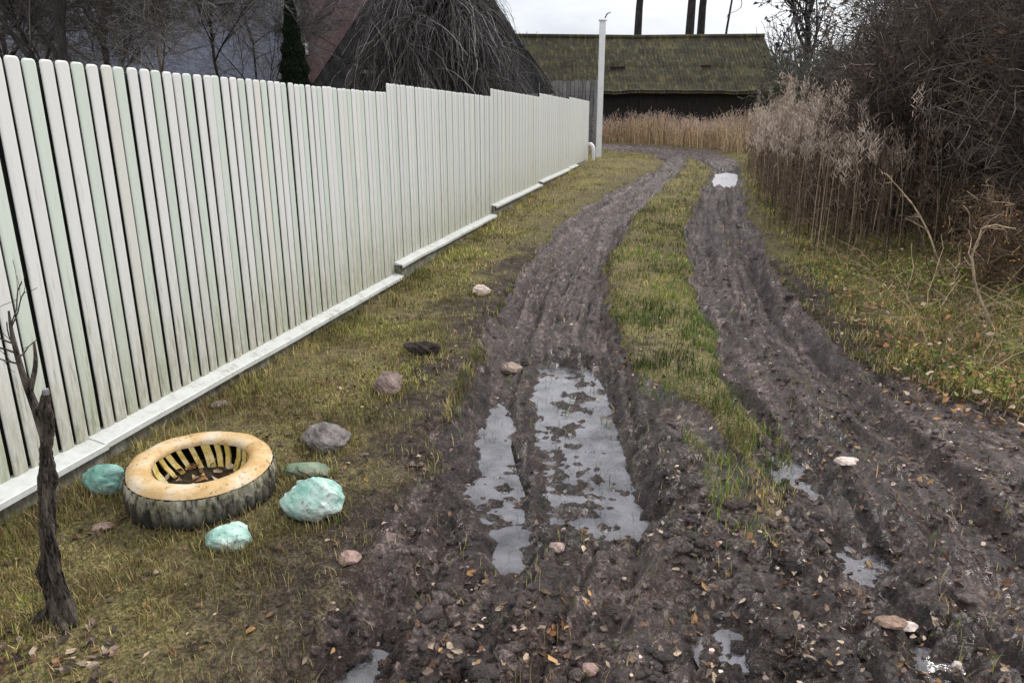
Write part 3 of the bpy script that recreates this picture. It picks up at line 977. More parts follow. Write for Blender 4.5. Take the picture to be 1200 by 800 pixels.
# ------------------------------------------------------------------ white fence on its plinth
FX = -2.8
PB = [-1.4, 2.83, 7.03, 11.2, 15.3, 19.55, 23.8]
PT = [1.943, 1.943, 2.03, 2.142, 2.215, 2.265]
PC = [.122, .122, .248, .395, .455, .47]
fence = empty('picket_fence', (FX, PB[1], 0), 'long white picket fence stepping up the slope along the track', 'fence')
FL = np.array([FX, PB[1], 0])
WHT = np.array([.745, .74, .725]); MNT = np.array([.64, .70, .63]); CRM = np.array([.72, .705, .655])
cnt = 0
for k in range(6):
    b = MB()
    y0, y1 = PB[k], PB[k + 1]
    pitch = .0905; npk = int(round((y1 - y0) / pitch)); pitch = (y1 - y0) / npk
    for i in range(npk):
        cnt += 1
        mint = cnt % 3 == 0
        w = pitch - rng.uniform(.017, .022) * (1 if y0 + i * pitch < 5.5 else .55)
        h = PT[k] - PC[k] - .03 + rng.uniform(-.004, .004)
        yb = y0 + i * pitch + rng.uniform(-.0015, .0015); tl = rng.normal(0, .0016)
        xo = FX - (.005 if mint else 0) + rng.uniform(-.0015, .0015)
        c = .016
        o = np.array([(0, 0), (w, 0), (w, h - c), (w - .3 * c, h - .3 * c), (w - c, h), (c, h), (.3 * c, h - .3 * c), (0, h - c)])
        inset = np.array([(.010, 0), (w - .010, 0), (w - .010, h - c), (w - .3 * c - .007, h - .3 * c - .007), (w - c - .003, h - .007), (c + .003, h - .007), (.3 * c + .007, h - .3 * c - .007), (.010, h - c)])
        zb = PC[k] + .03
        ring = lambda q, xx: np.stack([np.full(8, xx), yb + q[:, 0] + tl * q[:, 1], zb + q[:, 1]], 1)
        v = np.vstack([ring(o, xo - .006), ring(o, xo), ring(inset, xo + .003)])
        q = [np.array([[a, (a + 1) % 8, 8 + (a + 1) % 8, 8 + a] for a in range(8)]),
             np.array([[8 + a, 8 + (a + 1) % 8, 16 + (a + 1) % 8, 16 + a] for a in range(8)]),
             np.arange(16, 24)[None], np.arange(8)[::-1][None]]
        col = (MNT if mint else (CRM if rng.random() < .15 else WHT)) * rng.uniform(.95, 1.03)
        b.add(v, q, col)
    b.build('picket_panel', M['picket'], fence, False, local=FL)
    b = MB()                                       # dark backing strips added so the picket gaps read as shade
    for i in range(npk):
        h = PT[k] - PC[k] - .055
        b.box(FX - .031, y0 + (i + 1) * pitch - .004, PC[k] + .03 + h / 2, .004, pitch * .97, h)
    b.build('gap_shade_panel', M['inner'], fence, False, local=FL)
    b = MB()
    for zr in (PC[k] + .32, PT[k] - .32):
        b.box(FX - .055, (y0 + y1) / 2, zr, .04, y1 - y0 - .02, .04)
    b.build('rail', M['metal'], fence, False, local=FL)
    b = MB(); b.box(FX - .085, y0 + .03, PT[k] / 2 - .1, .06, .06, PT[k] - .1); b.build('fence_post', M['metal'], fence, False, local=FL)
b = MB(); b.box(FX - .03, PB[-1] + .035, 1.30, .09, .06, 1.93); b.build('end_post', M['post'], fence, False, local=FL)

plinth = empty('fence_plinth', (FX, PB[1], 0), 'low dirty concrete plinth with pale sloping cap under the white fence', 'plinth')
for k in range(6):
    y0, y1 = PB[k] + (.002 if k else 0), PB[k + 1]
    b = MB(); b.box(FX - .05, (y0 + y1) / 2, PC[k] / 2 - .26, .20, y1 - y0, PC[k] + .50)
    b.build('concrete_base', M['plinth'], plinth, False, local=FL)
    pr = np.array([(-.16, .030), (-.005, .020), (.088, -.004), (.092, -.008), (.092, -.036), (.086, -.036), (.084, -.012), (-.16, 0.004)])
    if k == 5: y1 = y0 + 1.6
    n = 14
    yl = np.linspace(y0 - .02, y1, n)
    v = np.stack([np.stack([FX + pr[:, 0] + (vnoise(np.array([q * 1.7]), np.array([k * 3.0]), 5)[0] - .5) * .012, np.full(8, q), PC[k] + .012 + pr[:, 1] + (vnoise(np.array([q * 1.3]), np.array([k * 3.0]), 9)[0] - .5) * .012], 1) for q in yl])
    i = np.arange(n - 1)[:, None] * 8; a = np.arange(8)[None]; a2 = (a + 1) % 8
    b = MB(); b.add(v.reshape(-1, 3), [np.stack([i + a, i + a2, i + 8 + a2, i + 8 + a], -1).reshape(-1, 4), np.arange(8)[None], (np.arange(8)[::-1] + 8 * (n - 1))[None]])
    b.build('cap', M['cap'], plinth, False, local=FL)

# tall white post past the fence end
pw = W(25.2 * 101.5 / 880, 25.2); pg = gz1(pw[0], pw[1])
post = empty('white_post', (pw[0], pw[1], pg), 'tall slim white post just past the far end of the fence', 'post')
b = MB(); b.box(0, 0, 2.08, .18, .18, 4.36, YAW); b.build('shaft', M['post'], post)
b = MB(); b.box(0, 0, 4.29, .26, .26, .06, YAW, taper=.7); b.build('cap', M['post'], post)
b = MB(); b.tubes(np.array([[.06, 0, 4.31], [.13, 0, 4.45], [.24, .03, 4.5]]), np.array([.022, .02, .014]), 6, cap=True); b.build('hook', M['metal'], post)
pe = np.array([FX + .17, 23.35, 0]); peg = gz1(pe[0], pe[1])
b = MB()
b.tubes(np.array([[-.10, .1, .52], [-.02, .03, .53], [.05, .0, .47], [.08, -.02, .34], [.08, -.02, .1], [.08, -.02, -.1]]), np.full(6, .055), 12, cap=True)
o = b.build('drain_pipe', M['post'], None, True); o.location = (pe[0], pe[1], peg)
tag(o, 'short white bent pipe at the foot of the fence end', 'pipe')
# ------------------------------------------------------------------ woody plants
def woodcol(n, base, var=.4):
    return np.array(base) * rng.uniform(1 - var, 1 + var, (n, 1))


def bare_tree(loc, H, r, label, fork=.35, nl=(9, 70, 520, 2400), crown=1.0, name='bare_tree', group=None, col=(.9, .9, .95), twig=(.105, .094, .092),
              lean=(0, 0), wobble=.02, tr=.006, zl=.45, up=.25, leaves=None):
    t = empty(name, loc, label, 'tree', group)
    K = 9
    T = np.zeros((1, K, 3)); T[0, :, 2] = np.linspace(-.3, H, K)
    T[0, :, 0] = np.linspace(0, lean[0], K) + rng.normal(0, wobble * H, K) * np.linspace(0, 1, K)
    T[0, :, 1] = np.linspace(0, lean[1], K) + rng.normal(0, wobble * H, K) * np.linspace(0, 1, K)
    TR = np.linspace(r, r * .35, K)[None]
    TR[0, 0] = r * 1.3
    b = MB(); b.tubes(T, TR, 10, col)
    A, AR = children(T, TR, nl[0], fork, .98, H * .4 * crown, H * .62 * crown, .65, up, 8, .62, .10, -.02, zl)
    b.tubes(A, AR, 7, col)
    B, BR = children(A, AR, nl[1], .2, 1, H * .16 * crown, H * .34 * crown, .55, .18, 6, .62, .14, rmin=tr * 1.4)
    b.tubes(B, BR, 5, col)
    b.build('trunk', M['treebark'], t, True)
    b = MB()
    Cc, CR = children(B, BR, nl[2], .1, 1, H * .08 * crown, H * .18 * crown, .55, .12, 5, .55, .18, rmin=tr)
    b.tubes(Cc, CR, 3, woodcol(nl[2], twig))
    D, DR = children(Cc, CR, nl[3], .1, 1, H * .04 * crown, H * .11 * crown, .6, .08, 4, .6, .2, rmin=tr * .7)
    b.tubes(D, DR, 3, woodcol(nl[3], twig))
    b.build('crown', M['twig'], t)
    if leaves:
        nlv, colr, sz = leaves
        k = rng.integers(0, len(D), nlv)
        q = D[k, -1] + rng.normal(0, .05, (nlv, 3))
        lb = MB(); flakes(lb, q[:, 0], q[:, 1], q[:, 2], rng.uniform(sz * .6, sz * 1.4, nlv), np.array(colr) * rng.uniform(.6, 1.4, (nlv, 1)), 1.4)
        lb.build('leaves', M['leaf'], t)
    return t


def place(px, F):
    """foot of something that stands F metres ahead, on the sight line through column px"""
    k = (px - 600) / (FOC * cp + 260 * sp)
    p = W(F * k, F)
    return np.array([p[0], p[1], gz1(p[0], p[1])])


BT = 'bare trees in the yard behind the fence'
bare_tree(place(66, 12), 5.2, .10, 'bare dark tree forking just above the leftmost pickets', .30, (9, 100, 1100, 7000), 1.15, group=BT, lean=(.4, .2))
bare_tree(place(-60, 14.5), 6.5, .13, 'bare dark tree half outside the left edge behind the fence', .3, (9, 100, 1100, 7000), 1.1, group=BT)
bare_tree(place(135, 16), 6.0, .085, 'bare brown tree in front of the blue grey house left end', .25, (10, 110, 1300, 8000), 1.1, group=BT, twig=(.13, .115, .108))
bare_tree(place(198, 14.5), 5.4, .045, 'slim pale stemmed bare tree before the blue grey house', .35, (8, 80, 800, 5200), 1.0, group=BT, col=(3.4, 3.2, 3.1), twig=(.15, .14, .14), tr=.005)
bare_tree(place(262, 18), 5.6, .05, 'small bare brown tree nearest the dark conifer', .3, (8, 80, 800, 5200), 1.0, group=BT, twig=(.14, .13, .13), tr=.005)

bare_tree(place(305, 25), 6.0, .05, 'fine twigged bare tree low against the blue grey wall beside the conifer', .2, (10, 120, 1200, 7000), 1.0, group=BT, twig=(.16, .15, .145), tr=.006)
bare_tree(place(20, 20), 7.0, .09, 'bushy bare tree behind the leftmost dark forked tree', .15, (12, 140, 1500, 9000), 1.0, group=BT, twig=(.14, .125, .12), tr=.006)

# clipped dark conifer
cl_ = place(350, 19.5)
con = empty('conifer', cl_, 'narrow dark evergreen conifer beside the red brown house', 'conifer')
b = MB(); b.tubes(np.array([[0, 0, -.2], [0, 0, 2], [0, 0, 4.6]]), np.array([.08, .06, .015]), 8); b.build('trunk', M['treebark'], con, True)
n = 16000
h = rng.random(n) ** 1.15; R = .66 * (1 - h) ** .95 * (1 + .15 * np.sin(h * 60)) * np.sqrt(rng.uniform(.45, 1, n)); a = rng.uniform(0, 2 * PI, n)
b = MB(); x, y, z = R * np.cos(a), R * np.sin(a), .25 + h * 4.15
A = rng.uniform(.04, .11, n)
d = np.stack([np.cos(a) * .5, np.sin(a) * .5, np.ones(n)], 1); d /= np.linalg.norm(d, axis=1, keepdims=True)
P = np.stack([np.stack([x, y, z], 1) + d * (A * q)[:, None] + rng.normal(0, .012, (n, 3)) for q in (0, .5, 1)], 1)
b.tubes(P, np.tile([.012, .016, .004], (n, 1)), 3, np.array([.016, .026, .014]) * rng.uniform(.4, 1.7, (n, 1)))
b.build('foliage', M['grass'], con)

# weeping tree behind the fence
wl = place(516, 20)
weep = empty('weeping_tree', wl, 'broad bare weeping tree hanging grey brown twigs over the fence', 'weeping tree')
K = 7
T = np.zeros((1, K, 3)); T[0, :, 2] = np.linspace(-.2, 3.9, K); T[0, :, 0] = rng.normal(0, .05, K); TR = np.linspace(.19, .11, K)[None]
b = MB(); b.tubes(T, TR, 12)
nA = 46
aa = rng.uniform(0, 2 * PI, nA); rr = rng.uniform(.5, 2.75, nA); t = np.linspace(0, 1, 9)
topz = rng.uniform(.4, 1.5, nA)
st0 = rng.uniform(2.7, 3.9, nA)
A = np.zeros((nA, 9, 3))
for k, q in enumerate(t):
    A[:, k, 0] = np.cos(aa + q * .25) * rr * q; A[:, k, 1] = np.sin(aa + q * .25) * rr * q
    A[:, k, 2] = st0 + topz * math.sin(min(1, q * 1.7) * PI / 2) * 1.1 - (q ** 1.6) * (rr * .95)
A[:, 1:] += rng.normal(0, .11, (nA, 8, 3))
AR = np.linspace(.060, .016, 9)[None] * rng.uniform(.6, 1.2, (nA, 1))
b.tubes(A, AR, 6); b.build('trunk', M['treebark'], weep, True)
B, BR = children(A, AR, 420, .25, 1, .5, 1.3, .5, .05, 6, .5, .12, .16, rmin=.011)
n = 5600
C_, CR = children(np.concatenate([B, B]), np.concatenate([BR, BR]), n, .1, 1, .4, 1.9, .5, -.2, 7, .6, .17, .26, rmin=.0065)
cc_n = len(C_)
C_[:, :, 2] = np.maximum(C_[:, :, 2], .25)
rad_ = np.hypot(C_[:, :, 0], C_[:, :, 1]); C_[:, :, :2] *= np.minimum(1, (.55 + .62 * np.clip(6.2 - C_[:, :, 2], 0, 4.4)) / np.maximum(rad_, .01))[:, :, None]
B2, BR2 = children(A, AR, 70, .1, .9, .8, 2.2, .5, .1, 8, .4, .16, .3, rmin=.010)
rad_ = np.hypot(B2[:, :, 0], B2[:, :, 1]); B2[:, :, :2] *= np.minimum(1, 2.6 / np.maximum(rad_, .01))[:, :, None]
b = MB(); b.tubes(B, BR, 4, woodcol(420, (.06, .054, .05)))
b.tubes(B2, BR2, 4, woodcol(70, (.16, .15, .145), .6))
cc = woodcol(n, (.065, .060, .058), .7); lt = rng.random(n) < .25; cc[lt] *= 3.6
b.tubes(C_, CR * rng.uniform(.55, 1.15, (n, 1)), 3, cc)
b.build('crown', M['twig'], weep)

# trees rising behind the barn
TBK = 'tall trees behind the barn'
tall = [(742, 49, 15, .33, 'tall dark trunk rising behind the barn roof nearest the white post'),
        (800, 49, 16, .36, 'left of the two close tall trunks behind the barn'),
        (813, 50.5, 15.5, .34, 'right of the two close tall trunks behind the barn'),
        (835, 48, 12.5, .10, 'thin crooked trunk behind the right part of the barn roof')]
for (px, F, H, r, lb) in tall:
    bare_tree(place(px, F), H, r, lb, .82, (7, 50, 260, 900), .72, 'bare_tree', TBK, col=(.7, .7, .75), tr=.014, zl=.2, lean=(.2 if r > .2 else .9, 0), wobble=.004 if r > .2 else .012)
bare_tree(place(936, 35), 8.2, .17, 'spreading bare tree with few bluish leaves against the sky right of the barn', .32, (13, 90, 460, 1400), 1.0, 'bare_tree', None,
          col=(.9, .9, 1.1), tr=.020, leaves=(1100, (.035, .037, .06), .24))

# ------------------------------------------------------------------ thicket on the right
def bush(px, F, H, rad, label, nst=26, ntw=(150, 1100, 3600), col=(.075, .058, .048), tr=.004, nleaf=900, lc=(.085, .055, .035), name='bare_bush', asp=1.0, group='bare bushes on the right bank'):
    loc = place(px, F)
    t = empty(name, loc, label, 'bush', group)
    K = 8
    a = rng.uniform(0, 2 * PI, nst); r0 = rad * .45 * np.sqrt(rng.random(nst)); r1 = rad * np.sqrt(rng.uniform(.05, 1, nst)); a1 = a + rng.normal(0, .5, nst)
    hh = H * rng.uniform(.72, 1.0, nst) * (1 - .28 * (r1 / rad) ** 2)
    S = np.zeros((nst, K, 3)); u = np.linspace(0, 1, K)
    for k, q in enumerate(u):
        S[:, k, 0] = (np.cos(a) * r0 * (1 - q ** 1.4) + np.cos(a1) * r1 * q ** 1.4) * asp
        S[:, k, 1] = np.sin(a) * r0 * (1 - q ** 1.4) + np.sin(a1) * r1 * q ** 1.4
        S[:, k, 2] = hh * q - .15 * (1 - q)
    S[:, 1:] += rng.normal(0, .045 * H / 3, (nst, K - 1, 3))
    SR = np.linspace(.028, .008, K)[None] * rng.uniform(.6, 1.3, (nst, 1)) * H / 3.2
    b = MB(); b.tubes(S, SR, 5, woodcol(nst, col) / .06); b.build('trunk', M['treebark'], t, True)
    A, AR = children(S, SR, ntw[0], .12, .95, H * .15, H * .36, .75, .1, 6, .55, .15, rmin=tr * 1.3)
    B, BR = children(A, AR, ntw[1], .05, 1, H * .08, H * .24, .8, .04, 5, .6, .2, rmin=tr)
    D, DR = children(B, BR, ntw[2], .05, 1, H * .04, H * .14, .9, .0, 4, .6, .25, rmin=tr * .75)
    b = MB()
    for Q, QR in ((A, AR), (B, BR), (D, DR)):
        Q[:, :, 2] = np.maximum(Q[:, :, 2], .02)
        cw = woodcol(len(Q), col, .5); lt = rng.random(len(Q)) < .09; cw[lt] *= 2.9
        b.tubes(Q, QR, 3, cw)
    if nleaf:
        k = rng.integers(0, len(B), nleaf); q = B[k, rng.integers(1, 5, nleaf)] + rng.normal(0, .06, (nleaf, 3))
        flakes(b, q[:, 0], q[:, 1], q[:, 2], rng.uniform(.03, .085, nleaf) * H / 3.2, np.array(lc) * rng.uniform(.4, 1.7, (nleaf, 1)), 1.5)
    b.build('crown', M['twig'], t)
    return t


BIG = (220, 2000, 7200)
bush(1085, 11.0, 3.3, 1.5, 'dark bare bush standing behind the pale arching stalks', 34, BIG, nleaf=2600)
bush(1195, 9.5, 3.5, 1.6, 'tangled dark bush filling the right edge of the picture', 36, BIG, nleaf=2600)
bush(1290, 7.6, 3.3, 1.4, 'dark bush mostly outside the right edge of the picture', 30, BIG, nleaf=1800)
bush(1130, 14.0, 4.7, 2.0, 'tall grey brown bush rising out of frame behind the dark bushes', 36, BIG, col=(.088, .077, .068), nleaf=3000)
bush(1092, 17.0, 5.2, 1.8, 'tall bush whose crown makes the sloping skyline on the right', 38, BIG, col=(.095, .084, .074), nleaf=3200, tr=.006)
bush(1015, 22.0, 3.6, 2.0, 'rounded grey bush just above the middle of the pale reed plumes', 34, BIG, col=(.094, .086, .072), nleaf=3200, tr=.007, lc=(.05, .046, .028))
bush(955, 29.0, 3.7, 1.9, 'low rounded grey olive bush right of the barn end', 32, (200, 1500, 5200), col=(.088, .085, .064), nleaf=3000, tr=.009, lc=(.055, .055, .03))
bush(1215, 15.5, 6.4, 2.3, 'tallest dark bush in the upper right corner', 38, BIG, col=(.08, .068, .06), nleaf=3000, tr=.006)
bush(1010, 12.5, 2.0, .9, 'low reddish brown shrub among the reed stems', 30, (150, 900, 2600), col=(.11, .07, .055), nleaf=900)

bush(1225, 7.0, 1.05, .7, 'low bramble with orange brown dead leaves at the right edge', 26, (150, 700, 1500), col=(.15, .105, .07), nleaf=1500, lc=(.34, .18, .07), tr=.003)
bush(1135, 9.3, 1.0, .7, 'low tan scrub below the pale arching stalks', 26, (130, 500, 1100), col=(.20, .15, .10), nleaf=700, lc=(.30, .22, .10), tr=.003)

# ------------------------------------------------------------------ reeds and tall dry grass
def reeds(name, lab, cat, pts, Hh, stem, plume, pr, npl, wid=.006, kind='stuff', lean=.12):
    x, y = pts
    n = len(x); z = height(x, y)
    Hs = Hh * rng.uniform(.72, 1.1, n) * (.35 + 1.25 * fbm(x * .9, y * .9, 63, 3))
    a = rng.uniform(0, 2 * PI, n); le = rng.uniform(0, lean, n) * Hs
    P = np.stack([np.stack([x + np.cos(a) * le * q ** 2, y + np.sin(a) * le * q ** 2, z - .03 + Hs * q], 1) for q in (0, .4, .75, 1)], 1)
    b = MB(); b.tubes(P, np.tile([wid, wid * .8, wid * .55, wid * .3], (n, 1)), 3, np.where(rng.random((n, 1)) < .3, np.array([.42, .32, .22]), np.array(stem)) * rng.uniform(.3, 1.5, (n, 1)))
    m = rng.random(n) < pr
    q = P[m][:, -1]; k = npl
    qq = np.repeat(q, k, 0); nn = len(qq)
    off = rng.normal(0, 1, (nn, 3)) * [.035, .035, .085]
    qq = qq + off - [0, 0, .05]
    d = np.stack([rng.normal(0, .5, nn), rng.normal(0, .5, nn), np.ones(nn)], 1); d /= np.linalg.norm(d, axis=1, keepdims=True)
    PP = np.stack([qq, qq + d * .05, qq + d * .10 + [0, 0, -.01]], 1)
    b.tubes(PP, np.tile([.004, .006, .002], (nn, 1)), 3, np.repeat(np.array(plume) * rng.uniform(.6, 1.25, (m.sum(), 1)), k, 0))
    # dry leaves along the stems
    k = rng.integers(0, n, n * 2); u = rng.uniform(.1, .8, n * 2)[:, None]
    q0 = P[k, 0] * (1 - u) + P[k, 3] * u
    d = rng.normal(0, .6, (n * 2, 3)) + [0, 0, .5]
    q1 = q0 + d * .12; q2 = q1 + d * .08 - [0, 0, .06]
    b.tubes(np.stack([q0, q1, q2], 1), np.tile([.004, .007, .002], (n * 2, 1)), 3, np.array(stem) * rng.uniform(.5, 1.6, (n * 2, 1)))
    return tag(b.build(name, M['dry']), lab, cat, kind=kind)


def band(poly, n):
    x0, y0 = poly.min(0); x1, y1 = poly.max(0)
    x = rng.uniform(x0, x1, n * 4); y = rng.uniform(y0, y1, n * 4)
    ok = (sdf(poly, x, y) > 0) & (masks(x, y)[0] < .3)
    x, y = x[ok][:n], y[ok][:n]
    x = x + rng.normal(0, .22, len(x)); y = y + rng.normal(0, .3, len(x))
    ok = masks(x, y)[0] < .05
    return x[ok], y[ok]


rp = np.array([at(888, 232), at(915, 268), at(965, 292), at(1035, 290), W(9.0, 13)[:2], W(9.6, 19)[:2], W(8.8, 25)[:2], at(880, 200)])
px_ = band(rp, 2300)
reeds('reeds', 'tall brown reed stems with pale feathery plumes on the right bank', 'reeds', px_, 1.55, (.20, .14, .10), (.60, .49, .40), .5, 26)
rp2 = np.array([at(935, 285), at(1000, 300), at(1110, 312), W(7.6, 9.8)[:2], W(8, 13)[:2], W(5.0, 13)[:2]])
px_ = band(rp2, 900)
reeds('dry_weeds', 'dark reddish brown weed stems below the bare bushes', 'weeds', px_, 1.35, (.105, .072, .055), (.22, .165, .13), .5, 6, .005, lean=.25)
fp = np.array([W(2.9, 31.5)[:2], W(5.6, 30.5)[:2], W(8.6, 27)[:2], W(11, 31)[:2], W(10, 37)[:2], W(3.0, 37)[:2]])
px_ = band(fp, 2600)
reeds('tall_dry_grass', 'tall straw coloured dry grass in front of the mossy barn', 'dry grass', px_, 1.15, (.60, .44, .27), (.62, .48, .40), .6, 5, .012, lean=.45)

# pale dead stalks arching over the bank
def stalk(name, lab, pts, r, col=(9.5, 8.0, 6.0)):
    base = on(*pts[0][:2]); F = (base - [0, 0, 0]) @ fw
    P = []
    for (px, py, dF) in pts:
        r_, f_, u_ = ray(px, py); s_ = (F + dF) / f_
        q = W(r_ * s_, F + dF); q[2] = EYE + u_ * s_
        P.append(q)
    P[0][2] -= .03
    P = np.array(P); t = np.linspace(0, 1, len(P)); u = np.linspace(0, 1, 14)
    Q = np.stack([np.interp(u, t, P[:, k]) for k in range(3)], 1)
    for _ in range(2): Q[1:-1] = (Q[:-2] + 2 * Q[1:-1] + Q[2:]) / 4
    Q[2:-1] += rng.normal(0, .008, (11, 3))
    b = MB(); b.tubes(Q, np.linspace(r, r * .35, 14), 7, col)
    S1, R1 = children(Q[None], np.linspace(r, r * .35, 14)[None], 9, .35, 1, .08, .32, .6, .1, 5, .55, .2, .05, rmin=.003)
    b.tubes(S1, R1, 5, col)
    return tag(b.build(name, M['treebark'], None, True, local=base), lab, 'dead stalk', 'pale dead stalks over the right bank')


stalk('dead_stalk', 'longest pale dead stalk arching up leftward before the dark bush', [(1112, 335, 0), (1095, 290, .1), (1075, 245, .2), (1045, 208, .3), (1030, 198, .3)], .012)
stalk('dead_stalk', 'forked pale dead stalk bent over near the right edge', [(1168, 392, 0), (1150, 350, .05), (1134, 310, .1), (1145, 278, .1), (1158, 258, .1), (1190, 268, .1)], .014)
stalk('dead_stalk', 'short pale dead stalk leaning right beside the forked one', [(1122, 345, 0), (1118, 325, .05), (1125, 305, .1)], .011)
stalk('dead_stalk', 'thin tan dead stalk standing at the bottom of the longest one', [(1098, 360, 0), (1090, 320, .05), (1082, 285, .1), (1073, 255, .15)], .008, (2.6, 2.0, 1.5))
stalk('dead_stalk', 'pale dead stalk lying low towards the right edge', [(1120, 352, 0), (1150, 368, -.1), (1185, 372, -.1), (1215, 385, -.1)], .010)
stalk('dead_stalk', 'upright thin dead stalk highest at the right edge', [(1165, 345, 0), (1166, 300, .05), (1163, 262, .1)], .008, (2.2, 1.8, 1.4))

sb = MB()
x, y, r = wedge(2400, 4.6, 15, 10, 44)
mud, dm, dg = masks(x, y)
ok = (dm < -.45) & (dm > -3.2) & (x > 1.5) & (rng.random(len(x)) < sstep(.4, .6, fbm(x * 1.1, y * 1.1, 93, 3)) + .15)
x, y = x[ok], y[ok]; z = height(x, y); n = len(x)
P = np.zeros((n, 6, 3)); P[:, 0] = np.stack([x, y, z], 1)
d = rng.normal(0, .8, (n, 3)); d[:, 2] = rng.uniform(.1, 1.1, n); d /= np.linalg.norm(d, axis=1, keepdims=True); Ls = rng.uniform(.15, .65, n) * rng.uniform(.6, 1.5, n)
for k in range(1, 6):
    d = d + rng.normal(0, .16, (n, 3)) - [0, 0, .14]; d /= np.linalg.norm(d, axis=1, keepdims=True)
    P[:, k] = P[:, k - 1] + d * (Ls / 5)[:, None]
P[:, :, 2] = np.maximum(P[:, :, 2], z[:, None] + .01)
sb.tubes(P, np.linspace(1, .35, 6)[None] * rng.uniform(.0025, .006, (n, 1)), 3, np.array([.42, .32, .19]) * rng.uniform(.35, 1.35, (n, 1)))
tag(sb.build('straw_stems', M['dry']), 'tangled straw coloured dead stems lying over the right bank', 'dead stems', kind='stuff')

# ------------------------------------------------------------------ buildings
def house(name, label, cat, Xl, Xr, Fr, dep, zb, ze, zr, wall, roof, over=.35, rot=0.0, back=None):
    """gabled building seen across its eave; ridge parallel to the view's horizontal"""
    c = W((Xl + Xr) / 2, Fr); g = zb
    e = empty(name, (c[0], c[1], g), label, cat)
    e.rotation_euler = (0, 0, YAW + rot)
    w = Xr - Xl
    b = MB()
    hw, H, Rr = w / 2, ze - zb, zr - zb
    v = np.array([[-hw, 0, -.4], [hw, 0, -.4], [hw, dep, -.4], [-hw, dep, -.4], [-hw, 0, H], [hw, 0, H], [hw, dep, H], [-hw, dep, H], [-hw, dep / 2, Rr - .08], [hw, dep / 2, Rr - .08]])
    b.add(v, [np.array([[0, 1, 5, 4], [2, 3, 7, 6]]), np.array([[1, 2, 6, 9, 5], [3, 0, 4, 8, 7]])])
    b.build('wall', wall, e)
    b = MB()
    sl = (Rr - H) / (dep / 2); n = int(w / .022); m_ = 25
    th = .14
    for sgn in (0, 1):
        U = np.linspace(-hw - over, hw + over, n); V = np.linspace(0, 1, m_)
        UU, VV = np.meshgrid(U, V)
        yv = -over + (dep / 2 + over) * VV; zv = H - over * sl + (Rr - H + over * sl) * VV + .03
        zv = zv + (fbm(UU * 1.1 + 9 + 7 * sgn, VV * 5, 95, 3) - .5) * .09 - .07 * np.sin((UU + hw) / (2 * hw) * PI) * VV
        zv = zv + (.028 if Fr < 35 else .013) * np.sin(UU * 2 * PI / .18) + .05 * ((VV * 4.0) % 1.0 < .02) - .045 * ((VV * 4.0) % 1.0) + (vnoise(np.floor(UU / .9) + 50, np.floor(VV * 4), 96) - .5) * .04
        if sgn: yv = dep - yv
        vt = np.stack([UU, yv, zv], -1).reshape(-1, 3); vb = vt - [0, 0, th]
        i = (np.arange(m_ - 1)[:, None] * n + np.arange(n - 1)[None]).ravel()
        q = np.stack([i, i + 1, i + n + 1, i + n], 1)
        N0 = n * m_
        ed = []
        for a in range(n - 1): ed.append([a, a + 1, N0 + a + 1, N0 + a])
        for a in range(m_ - 1):
            ed.append([a * n, (a + 1) * n, N0 + (a + 1) * n, N0 + a * n]); ed.append([a * n + n - 1, (a + 1) * n + n - 1, N0 + (a + 1) * n + n - 1, N0 + a * n + n - 1])
        b.add(np.vstack([vt, vb]), [q, q[:, ::-1] + N0, np.array(ed)])
    b.build('roof', roof, e, True)
    return e, hw, H, dep, Rr


barn, hw, H, dep, Rr = house('barn', 'long low barn with mossy olive roof at the end of the track', 'barn', .35, 13.05, 38.4, 7.0, .7, 3.35, 6.0, M['darkwood'], M['roof'], .45)
b = MB()
b.tubes(np.array([[-hw - .45, dep / 2, Rr + .02], [0, dep / 2, Rr - .05], [hw + .45, dep / 2, Rr + .02]]), np.full(3, .13), 8, cap=True); b.build('ridge_cap', M['roof'], barn, True)
b = MB(); b.box(-1.3, 1.1, H + .92, .75, .12, .10); b.build('roof_vent', M['darkwood'], barn)
b = MB(); b.box(3.2, 1.2, H + 1.0, .5, .10, .08); b.build('roof_vent', M['darkwood'], barn)
b = MB(); b.box(.5, -.03, 1.0, 1.6, .05, 2.0); b.build('door', M['darkwood'], barn)
b = MB(); b.box(-2.6, -.03, 1.4, .7, .05, .6); b.build('window', M['glass'], barn)

hs, hw, H, dep, Rr = house('house', 'tall red brown house partly hidden behind the weeping tree', 'house', -8.35, -1.6, 31.0, 7, .4, 7.4, 10.8, M['redwall'], M['redwall'], .3)
b = MB(); b.box(-hw + .02, -.03, 3.5, .10, .05, 7.1); b.build('corner_board', M['fascia'], hs)
b = MB(); b.box(-hw + .15, -.12, 4.0, .22, .2, .40); b.build('white_lamp_box', M['white'], hs)

hb, hw, H, dep, Rr = house('house', 'large blue grey slate roofed house behind the left bare trees', 'house', -30, -10.9, 40, 11, .4, 3.0, 11.4, M['greywood'], M['bluewall'], .4)
b = MB(); b.box(3.0, 4.4, Rr - .3, .8, .8, 2.2); b.build('chimney', M['redwall'], hb)

